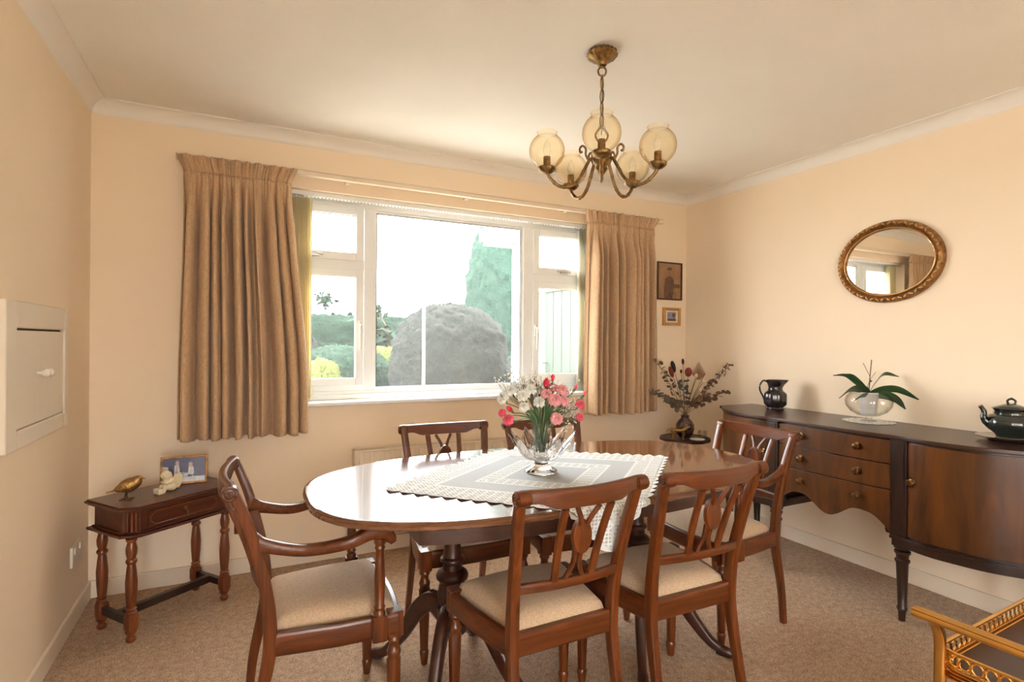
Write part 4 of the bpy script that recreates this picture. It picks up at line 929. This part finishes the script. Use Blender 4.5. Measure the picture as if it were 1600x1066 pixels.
dstem('dried_palm', 'pointed tan palm fan at the right of the arrangement', 'dried flower', (1096, 583), .0, palm)
for k, (x, y, lb) in enumerate(((1086, 588, 'cream bunny-tail grass at the left edge of the palm fan'), (1102, 581, 'cream bunny-tail grass at the right edge of the palm fan'), (1097, 597, 'cream bunny-tail grass below the palm fan'), (1092, 610, 'lowest cream bunny-tail grass in the arrangement'))):
    dstem('bunny_tail_grass', lb, 'dried grass', (x, y), -.08, egg(.012, .017, 'tail'))
# brass animal, dish, glass cup
dg = thing('animal_figurine', 'small brass four-legged animal figurine on the corner table', 'figurine', (QC.x-.085, QC.y-.035, .5735), R(-25)); dg.scale = (.85, .85, .8)
m = MB(); m.sweep(spline([(-.075, 0, .085), (-.060, 0, .088), (-.02, 0, .080), (.025, 0, .082), (.045, 0, .095), (.062, 0, .108)], 4), [.012, .03, .036, .038, .034, .026]+[.026]*15 if False else .032, None, (0, 1, 0), 12, 1)
m.ball((.072, 0, .112), (.024, .014, .014), 12)
for s in (-1, 1):
    m.ball((.058, s*.014, .126), (.006, .004, .010), 8)
    m.tube(spline([(.030, s*.012, .080), (.034, s*.013, .045), (.028, s*.013, .022), (.032, s*.013, .0)], 4), [.009]*5+[.006]*8, 8); m.tube(spline([(-.055, s*.012, .082), (-.048, s*.013, .052), (-.060, s*.013, .028), (-.052, s*.013, .0)], 4), [.011]*5+[.006]*8, 8)
m.tube(spline([(-.072, 0, .090), (-.095, 0, .092), (-.105, 0, .070)], 4), .004, 6); m.build('body', M['bronze'], dg, smooth=60)
m = MB(); m.lathe([(.030, 0), (.045, .003), (.052, .009), (.050, .010), (.036, .005), (.001, .004)], 32); tag(m.build('dish', M['white'], smooth=40, loc=(QC.x+.005, QC.y-.115, .5745)), 'little white oval dish at the front of the corner table', 'dish')
gc = thing('glass_cup', 'small clear glass cup with handle at the right of the corner table', 'cup', (QC.x+.115, QC.y-.055, .5735), 0)
m = MB(); m.lathe([(.020, 0), (.024, .002), (.031, .02), (.032, .055), (.030, .055), (.028, .02), (.018, .006), (.001, .005)], 32); m.build('bowl', M['mugglass'], gc, smooth=50)
m = MB(); m.tube(spline([(-.030, -.002, .048), (-.050, -.002, .045), (-.050, -.002, .022), (-.029, -.002, .014)], 4), .0035, 8); m.build('handle', M['mugglass'], gc)

# ================================================================== wall pieces
def picture(name, label, x0, x1, z0, z1, fw, mf, mp, deep=.018, cat='picture'):
    t = thing(name, label, cat, ((x0+x1)/2, YB, z0)); hw, hh = (x1-x0)/2, (z1-z0)/2
    m = MB(); fr4(m, hw, hh, fw, deep, None); m.build('frame', mf, t, bevel=.003)
    m = MB(); m.box((-hw+fw*.9, -deep*.5, fw*.9), (hw-fw*.9, -.001, 2*hh-fw*.9)); p = m.build('print', mp, t); return t, p
t1, p1 = picture('portrait_picture', 'dark-framed sepia photograph of a man in a peaked cap beside a ship wheel', 2.852, 3.100, 1.584, 1.877, .011, M['picframe'], M['picsepia'])
yq = -.0095
m = MB(); card(m, [(-.055, .012), (-.058, .10), (-.045, .165), (-.012, .185), (.012, .185), (.040, .16), (.045, .10), (.030, .012)], yq, None); card(m, [(-.026, .236), (-.020, .252), (.014, .252), (.020, .236), (.024, .232), (-.028, .232)], yq-.0004, None); m.build('figure', M['picdark'], p1, smooth=0)
m = MB(); m.prism([(.017*math.cos(a*.4488)-.003, .022*math.sin(a*.4488)+.212) for a in range(14)], 0, .0003, Matrix.Translation((0, yq, 0)) @ Matrix.Rotation(R(90), 4, 'X')); m.build('face', M['picmid'], p1, smooth=0)
m = MB(); m.tube([(.078+.048*math.cos(a*.35-1.2-1.0), yq-.0005, .055+.048*math.sin(a*.35-2.2)) for a in range(18)] if False else [(.058+.050*math.cos(a), yq, .055+.050*math.sin(a)) for a in [math.pi*(.5+k/12*1.15) for k in range(13)]], .0035, 6)
for k in range(4): a = math.pi*(.6+k*.3); m.tube([(.058, yq, .055), (.058+.062*math.cos(a) if .058+.062*math.cos(a) < .1 else .1, yq, .055+.055*math.sin(a))], .0018, 6)
m.box((.02, yq-.0006, .095), (.105, yq, .125)); m.build('wheel', M['picdark'], p1, smooth=40)
t2, p2 = picture('small_picture', 'tiny landscape picture in a thick gold frame below the sepia portrait', 2.909, 3.083, 1.386, 1.524, .022, M['giltlight'], M['cream'], .022)
m = MB(); m.box((-.042, -.0125, .035), (.042, -.011, .105)); pr = m.build('scene', M['photogrey'], p2)
m = MB(); m.tube([(.018, -.0127, .036), (.020, -.0127, .075)], .003, 6); m.ball((.020, -.0127, .082), (.018, .001, .016), 10); m.box((-.042, -.0132, .035), (.042, -.0125, .052)); m.build('tree', M['picdark'], pr)
# oval mirror
mi = thing('oval_mirror', 'oval wall mirror in a carved gilt frame above the sideboard', 'mirror', (XR, 1.742, 1.70))
EA, EB = .272, .222
def ell(a, b, n=72): return [(2*math.pi*i/n, a*math.cos(2*math.pi*i/n), b*math.sin(2*math.pi*i/n)) for i in range(n)]
m = MB(); pr = [(-.050, .004), (-.046, .016), (-.040, .020), (-.034, .016), (-.030, .022), (-.020, .034), (-.008, .030), (.0, .016), (.0, 0.0)]
N = 96; vs = []
for o_, h in pr: vs += [(-h, (EA+o_)*math.cos(2*math.pi*i/N), (EB+o_)*math.sin(2*math.pi*i/N)) for i in range(N)]
m.add(vs, [(j*N+i, j*N+(i+1) % N, (j+1)*N+(i+1) % N, (j+1)*N+i) for j in range(len(pr)-1) for i in range(N)]); recalc(m.build('frame', M['giltframe'], mi, smooth=45))
m = MB()
for i in range(56):
    a = 2*math.pi*(i+.5)/56; c_ = V(-.031, (EA-.016)*math.cos(a), (EB-.016)*math.sin(a)); m.ball(c_, (.005, .0125, .0045), 8, rot=Matrix.Rotation(a+math.pi/2+(.6 if i % 2 else -.6), 3, 'X'))
m.build('carving', M['giltlight'], mi)['kind'] = 'stuff'
m = MB(); m.tube([(-.020, (EA-.041)*math.cos(a), (EB-.041)*math.sin(a)) for a, _, _ in ell(1, 1, 90)], .0035, 8, True); m.build('inner_bead', M['giltlight'], mi)
m = MB(); m.add([(-.010, (EA-.046)*math.cos(a), (EB-.046)*math.sin(a)) for a, _, _ in ell(1, 1)]+[(-.002, (EA-.046)*math.cos(a), (EB-.046)*math.sin(a)) for a, _, _ in ell(1, 1)], [tuple(range(71, -1, -1)), tuple(range(72, 144))]+[(i, (i+1) % 72, (i+1) % 72+72, i+72) for i in range(72)]); recalc(m.build('mirror_glass', M['mirror'], mi, smooth=30))

# ================================================================== chandelier
CX, CY = 1.268, 1.770
cd = thing('chandelier', 'five-arm aged brass chandelier with round amber glass shades', 'chandelier', (CX, CY, CE))
m = MB(); m.lathe([(.012, -.062), (.018, -.055), (.020, -.046), (.050, -.028), (.060, -.016), (.056, -.006), (.050, 0)], 48, None, lambda a, z: 1+.06*math.cos(18*a) if z > -.04 else 1); m.build('ceiling_rose', M['brass'], cd, smooth=50)
def link(m, c, h, w, ax, r=.0028):
    q = [(w*math.sin(t), h*math.cos(t)) for t in [k*math.pi/8 for k in range(16)]]
    m.tube([c+V(a*math.cos(ax), a*math.sin(ax), b) for a, b in q], r, 6, True)
m = MB(); link(m, V(0, 0, -.080), .018, .016, yaw*0-.46, .004)
z = -.105
for k in range(4): link(m, V(0, 0, z-.023), .028, .0085, (k % 2)*1.57+.3, .0024); z -= .049
m.tube([(0, 0, -.09), (.004, .003, -.2), (0, 0, -.33)], .0022, 6); m.build('chain', M['brass'], cd)
m = MB()
for s in (-1, 1): m.tube(spline([(0, 0, -.296), (s*.010, 0, -.306), (s*.022, -s*.010, -.330), (s*.016, -s*.006, -.352), (0, 0, -.366)], 4), .0045, 8)
m.build('hook', M['brass'], cd)
m = MB(); m.lathe([(.002, -.520), (.006, -.512), (.010, -.500), (.006, -.492), (.016, -.480), (.026, -.465), (.022, -.455), (.034, -.440), (.036, -.425), (.028, -.412), (.018, -.405), (.012, -.395), (.008, -.38), (.008, -.366)], 24); hub = m.build('hub', M['brass'], cd, smooth=50)
base = math.atan2(-CY, -CX)
for k in range(5):
    a = base+k*2*math.pi/5; ca, sa = math.cos(a), math.sin(a)
    q = spline([(.026, -.430), (.045, -.428), (.065, -.462), (.092, -.512), (.130, -.541), (.172, -.540), (.205, -.515), (.220, -.492)], 6)
    m = MB(); m.tube([(r_*ca, r_*sa, z) for r_, z in q], [.0068]*len(q), 10)
    h = spline([(.050, -.436), (.062, -.410), (.066, -.388), (.054, -.376), (.040, -.384), (.044, -.400), (.054, -.398)], 4) if False else spline([(.052, -.436), (.064, -.412), (.064, -.390), (.076, -.378), (.088, -.388), (.086, -.404), (.078, -.402)], 4)
    m.tube([(r_*ca, r_*sa, z) for r_, z in h], .0045, 8)
    for i in (14, 20, 27, 33): r_, z = q[i]; m.ball((r_*ca, r_*sa, z), .0085, 8)
    arm = m.build('arm', M['brass'], cd, smooth=50)
    T = Matrix.Translation((.220*ca, .220*sa, 0))
    m = MB(); m.lathe([(.006, -.497), (.020, -.492), (.030, -.484), (.034, -.476), (.032, -.470), (.016, -.468), (.014, -.462), (.014, -.430), (.010, -.428)], 32, T, lambda a_, z: 1+.05*math.cos(12*a_) if z < -.468 else 1); m.build('lamp_cup', M['brass'], arm, smooth=50)
    m = MB(); c0 = -.407; r0 = .069; pr = [(.030, c0-.062)]
    for i in range(1, 15): t = -.42*math.pi+i/15*.80*math.pi; pr.append((r0*math.cos(t), c0+r0*math.sin(t)))
    pr += [(.036, c0+.060), (.037, c0+.066), (.041, c0+.073)]
    m.lathe(pr, 40, T, cap=False); m.build('glass_shade', M['amber'], arm, smooth=80)
    m = MB(); m.lathe([(.009, -.430), (.012, -.420), (.016, -.405), (.012, -.385), (.005, -.368), (.001, -.360)], 16, T, cap=False); m.build('bulb', M['bowlglass'], arm, smooth=60)

# ================================================================== gold trolley in the near right corner
tr = thing('drinks_trolley', 'gilt drinks trolley with dark trays and pierced gallery', 'trolley', (1.288, .612, 0), R(2.5))
LX, LW = .72, .42; TZ = .590
m = MB()
m.box((0, -LW, TZ-.004), (LX, 0, TZ+.002)); m.build('tray', M['traytop'], tr); m = MB(); m.box((0, -LW, .20), (LX, 0, .206)); m.build('tray', M['traytop'], tr)
def loop(z, r=.0, h=.012, w=.010):
    c = .03; o = [(c, 0), (LX-c, 0), (LX, -c), (LX, -LW+c), (LX-c, -LW), (c, -LW), (0, -LW+c), (0, -c)]
    return [(x, y, z) for x, y in o]
def ring_line(z, w, d):
    c = .035; pts = []
    for (cx, cy, a0) in ((LX-c, -c, 90), (LX-c, -LW+c, 0), (c, -LW+c, -90), (c, -c, -180)):
        for k in range(6): a = R(a0-k*18); pts.append((cx+c*math.cos(a), cy+c*math.sin(a), z))
    return pts
for zz in (TZ, .205):
    m = MB(); m.sweep(ring_line(zz+.040, 0, 0), .006, .008, (0, 0, 1), 8, .5, True); m.sweep(ring_line(zz+.010, 0, 0), .005, .009, (0, 0, 1), 8, .5, True)
    for dz in (-.012, -.005, .002): m.sweep(ring_line(zz+dz, 0, 0), .0065, .014, (0, 0, 1), 8, 1, True)
    pts = ring_line(zz+.025, 0, 0); seg = []
    for i in range(len(pts)):
        a, b = Vector(pts[i]), Vector(pts[(i+1) % len(pts)]); n = max(1, round((b-a).length/.0225))
        for k in range(n): seg.append((a+(b-a)*((k+.5)/n), (b-a).normalized()))
    if zz == .205: seg = seg[::2]
    for c_, d in seg:
        m.tube([c_+d*(.0095*math.cos(t))+V(0, 0, .0115*math.sin(t)) for t in [j*math.pi/6 for j in range(12)]], .0018, 5, True)
        q = c_+d*.0112; m.box((q.x-.0014, q.y-.0014, q.z-.012), (q.x+.0014, q.y+.0014, q.z+.012))
    m.build('gallery', M['gold'], tr, smooth=50)
for x, sx in ((-.012, -1), (LX+.012, 1)):
    for y in (-.01, -LW+.01):
        q = spline([(x, y, .055), (x, y, .3), (x, y, .58), (x, y, .640), (x+sx*.010, y, .675), (x+sx*.040, y, .706), (x+sx*.088, y, .724)], 6)
        m = MB(); m.sweep(q, .020, .016, (0, 1, 0), 12, .5)
        for o_ in (-.006, 0, .006): m.tube([(a-sx*.0085 if b < .68 else a, yy+o_, b if b < .68 else b+.0085) for a, yy, b in q], .0022, 6)
        lg = m.build('leg', M['gold'], tr, smooth=50)
        m = MB(); m.lathe([(.012, -.008), (.027, -.007), (.028, 0), (.027, .007), (.012, .008)], 20, Matrix.Translation((x, y, .028)) @ Matrix.Rotation(R(90), 4, 'X')); m.box((x-.006, y-.012, .02), (x+.006, y-.009, .06)); m.box((x-.006, y+.009, .02), (x+.006, y+.012, .06)); m.build('castor', M['brasscap'], lg)
    m = MB(); hxp = x+sx*.090
    m.sweep([(hxp, -.004, .728), (hxp, -LW+.004, .728)], .026, .014, (1, 0, 0), 14, .6)
    for o_ in (-.008, -.003, .003, .008): m.tube([(hxp+o_, -.003, .7355), (hxp+o_, -LW+.003, .7355)], .0024, 6)
    m.build('handle', M['gold'], tr, smooth=50)

# ================================================================== garden and the house wing outside
GZ = -.15
m = MB(); m.box((-40, YB+.32, GZ-.1), (50, 60, GZ)); struct(m.build('ground', M['patio'], smooth=0), 'pale garden ground outside the window', 'ground')
m = MB(); m.box((-40, -60, GZ-.1), (50, YF-.3, GZ)); struct(m.build('terrace', M['patio'], smooth=0), 'pale terrace outside the added fill window', 'ground')
def shrub(name, label, c, r, mat, cat='bush', p=2.0, amp=.06, sub=6, base=0, freq=5, fine=.9):
    import bmesh
    bm = bmesh.new(); bmesh.ops.create_icosphere(bm, subdivisions=sub, radius=1)
    rg = random.Random(hash(label) % 999 if False else len(label)*7)
    for v in bm.verts:
        d = v.co.copy(); k = (abs(d.x)**p+abs(d.y)**p+abs(d.z)**p)**(-1/p)
        q = Vector((d.x*r[0], d.y*r[1], d.z*r[2]))*k; nn = noise.noise(q*freq+Vector(c)); n2 = noise.noise(q*freq*5)
        v.co = q+d*(amp*nn+amp*fine*n2+rg.uniform(-1, 1)*amp*.25)
    me = bpy.data.meshes.new(name); bm.to_mesh(me); bm.free(); me.materials.append(M[mat]); me.polygons.foreach_set('use_smooth', [True]*len(me.polygons))
    o = bpy.data.objects.new(name, me); COL.objects.link(o); o.location = c; return tag(o, label, cat)
shrub('clipped_bush', 'huge grey domed clipped bush in the middle of the garden', (3.0, 8.3, .62), (.90, .95, 1.20), 'copper', p=2.7, amp=.06, sub=6)
shrub('hedge', 'tall clipped green hedge at the left far side of the garden', (.6, 13.5, .70), (3.6, .6, 1.10), 'hedge', 'hedge', p=9, amp=.10, sub=6)
shrub('clipped_bush', 'rounded green bush before the tall hedge', (1.62, 9.9, .42), (.82, .6, .72), 'hedge', p=2.6)
shrub('clipped_bush', 'low grey bush at the far left before the hedge', (.55, 11.6, .62), (.85, .5, .95), 'copper', p=3)
shrub('clipped_bush', 'small golden yellow bush closest to the window at the left', (.84, 6.6, .42), (.25, .25, .58), 'golden', p=2.2)
shrub('clipped_bush', 'golden bush glimpsed beside the domed bush', (2.62, 11.3, .45), (.42, .4, .66), 'golden', p=2.4)
shrub('conifer', 'tall pale green conifer behind the domed bush', (6.0, 11.6, 2.0), (1.35, 1.2, 2.9), 'conifer', 'tree', p=2.0, amp=.06, sub=6)
shrub('clipped_bush', 'square dark green bush right of the domed bush', (5.0, 9.5, .38), (.75, .5, .55), 'hedge', p=5)
shrub('low_plant', 'round grassy plant left of the pair by the wall', (3.80, 7.0, .08), (.27, .27, .30), 'hedge', 'plant', p=2)
shrub('low_plant', 'round grassy plant right of the pair by the wall', (4.28, 7.25, .04), (.20, .2, .24), 'hedge', 'plant', p=2)
m = MB(); m.box((1.2, 6.9, GZ), (5.5, 8.2, GZ+.03)); m.box((-4, 8.2, GZ), (5.5, 14.5, GZ+.03)); tag(m.build('flower_bed', M['soil'], smooth=0), 'bare soil bed around the clipped bushes', 'flower bed', kind='stuff')
def tree(name, label, c, h, seed, mat='hedge', nleaf=500, spread=.7):
    rg = random.Random(seed); t = thing(name, label, 'tree', c); m = MB(); lf = MB(); tips = []
    m.tube([(0, 0, 0), (.03, 0, h*.4), (0, 0, h*.75)], [.07, .05, .03], 8)
    for k in range(14):
        z0 = h*rg.uniform(.35, .75); a = rg.uniform(0, 6.28); r_ = spread*rg.uniform(.4, 1); p = V(r_*math.cos(a), r_*math.sin(a)*.6, z0+h*rg.uniform(.08, .3)); m.tube([(0, 0, z0), tuple(p*.6+V(0, 0, z0*.4)), tuple(p)], [.02, .014, .006], 5); tips.append(p)
    for k in range(nleaf):
        p = rg.choice(tips)+V(rg.gauss(0, .13), rg.gauss(0, .13), rg.gauss(0, .10)); r3 = Matrix.Rotation(rg.uniform(0, 6), 3, (rg.uniform(-1, 1), rg.uniform(-1, 1), .3)); q = [p+r3 @ V(*v) for v in ((-.10, 0, 0), (0, -.06, 0), (.10, 0, .02), (0, .06, 0))]; lf.add(q, [(0, 1, 2, 3)])
    m.build('trunk', M['twig'], t); lf.build('foliage', M[mat], t, smooth=0)
tree('garden_tree', 'small open tree seen over the hedge at the left', (2.75, 15.6, GZ), 2.55, 4, nleaf=700, spread=.9)
tree('garden_tree', 'sparse tree between the hedge and the domed bush', (3.05, 12.2, GZ), 2.0, 8, nleaf=160, spread=.6)
m = MB(); m.tube([(1.86, 6.0, GZ), (1.86, 6.0, 1.67)], .018, 10); tag(m.build('garden_post', M['render']), 'thin white post standing in front of the domed bush', 'post')
# wing of the house
wg = struct(thing('house_wing', 'white house wing with glazed door seen at the right of the window', 'building', (0, 0, 0)))
WXs = 3.0
m = MB(); m.box((WXs, 5.86, GZ), (WXs+.2, 6.06, 2.45)); m.box((WXs, 3.6, 1.80), (WXs+.2, 5.86, 2.45)); m.box((WXs, 3.6, GZ), (WXs+.2, 5.86, .02)); m.box((WXs+.0, 5.28, .02), (WXs+.08, 5.36, 1.8)); m.box((WXs+.2, 5.9, GZ), (7, 6.05, 2.44)); m.build('wall', M['render'], wg, bevel=.01)
m = MB(); m.box((WXs-.28, 3.6, 2.45), (7, 6.3, 2.60)); m.box((WXs-.32, 3.6, 2.50), (WXs-.28, 6.34, 2.66)); m.box((WXs-.30, 6.3, 2.50), (7, 6.34, 2.66)); m.build('eaves', M['render'], wg)
m = MB()
for k in range(9): y = 3.72+k*.172; m.box((WXs+.03, y, .02), (WXs+.05, y+.164, 1.80))
m.box((WXs+.03, 5.40, .02), (WXs+.05, 5.84, 1.8)); m.build('green_panel', M['doorpanel'], wg)
m = MB()
for y in (5.24, 5.33): m.tube([(WXs-.03, y, .86), (WXs-.03, y, 1.02)], .010, 8); m.box((WXs-.03, y-.012, .85), (WXs+.03, y+.012, .87)); m.box((WXs-.03, y-.012, 1.01), (WXs+.03, y+.012, 1.03))
m.build('door_handle', M['steel'], wg)
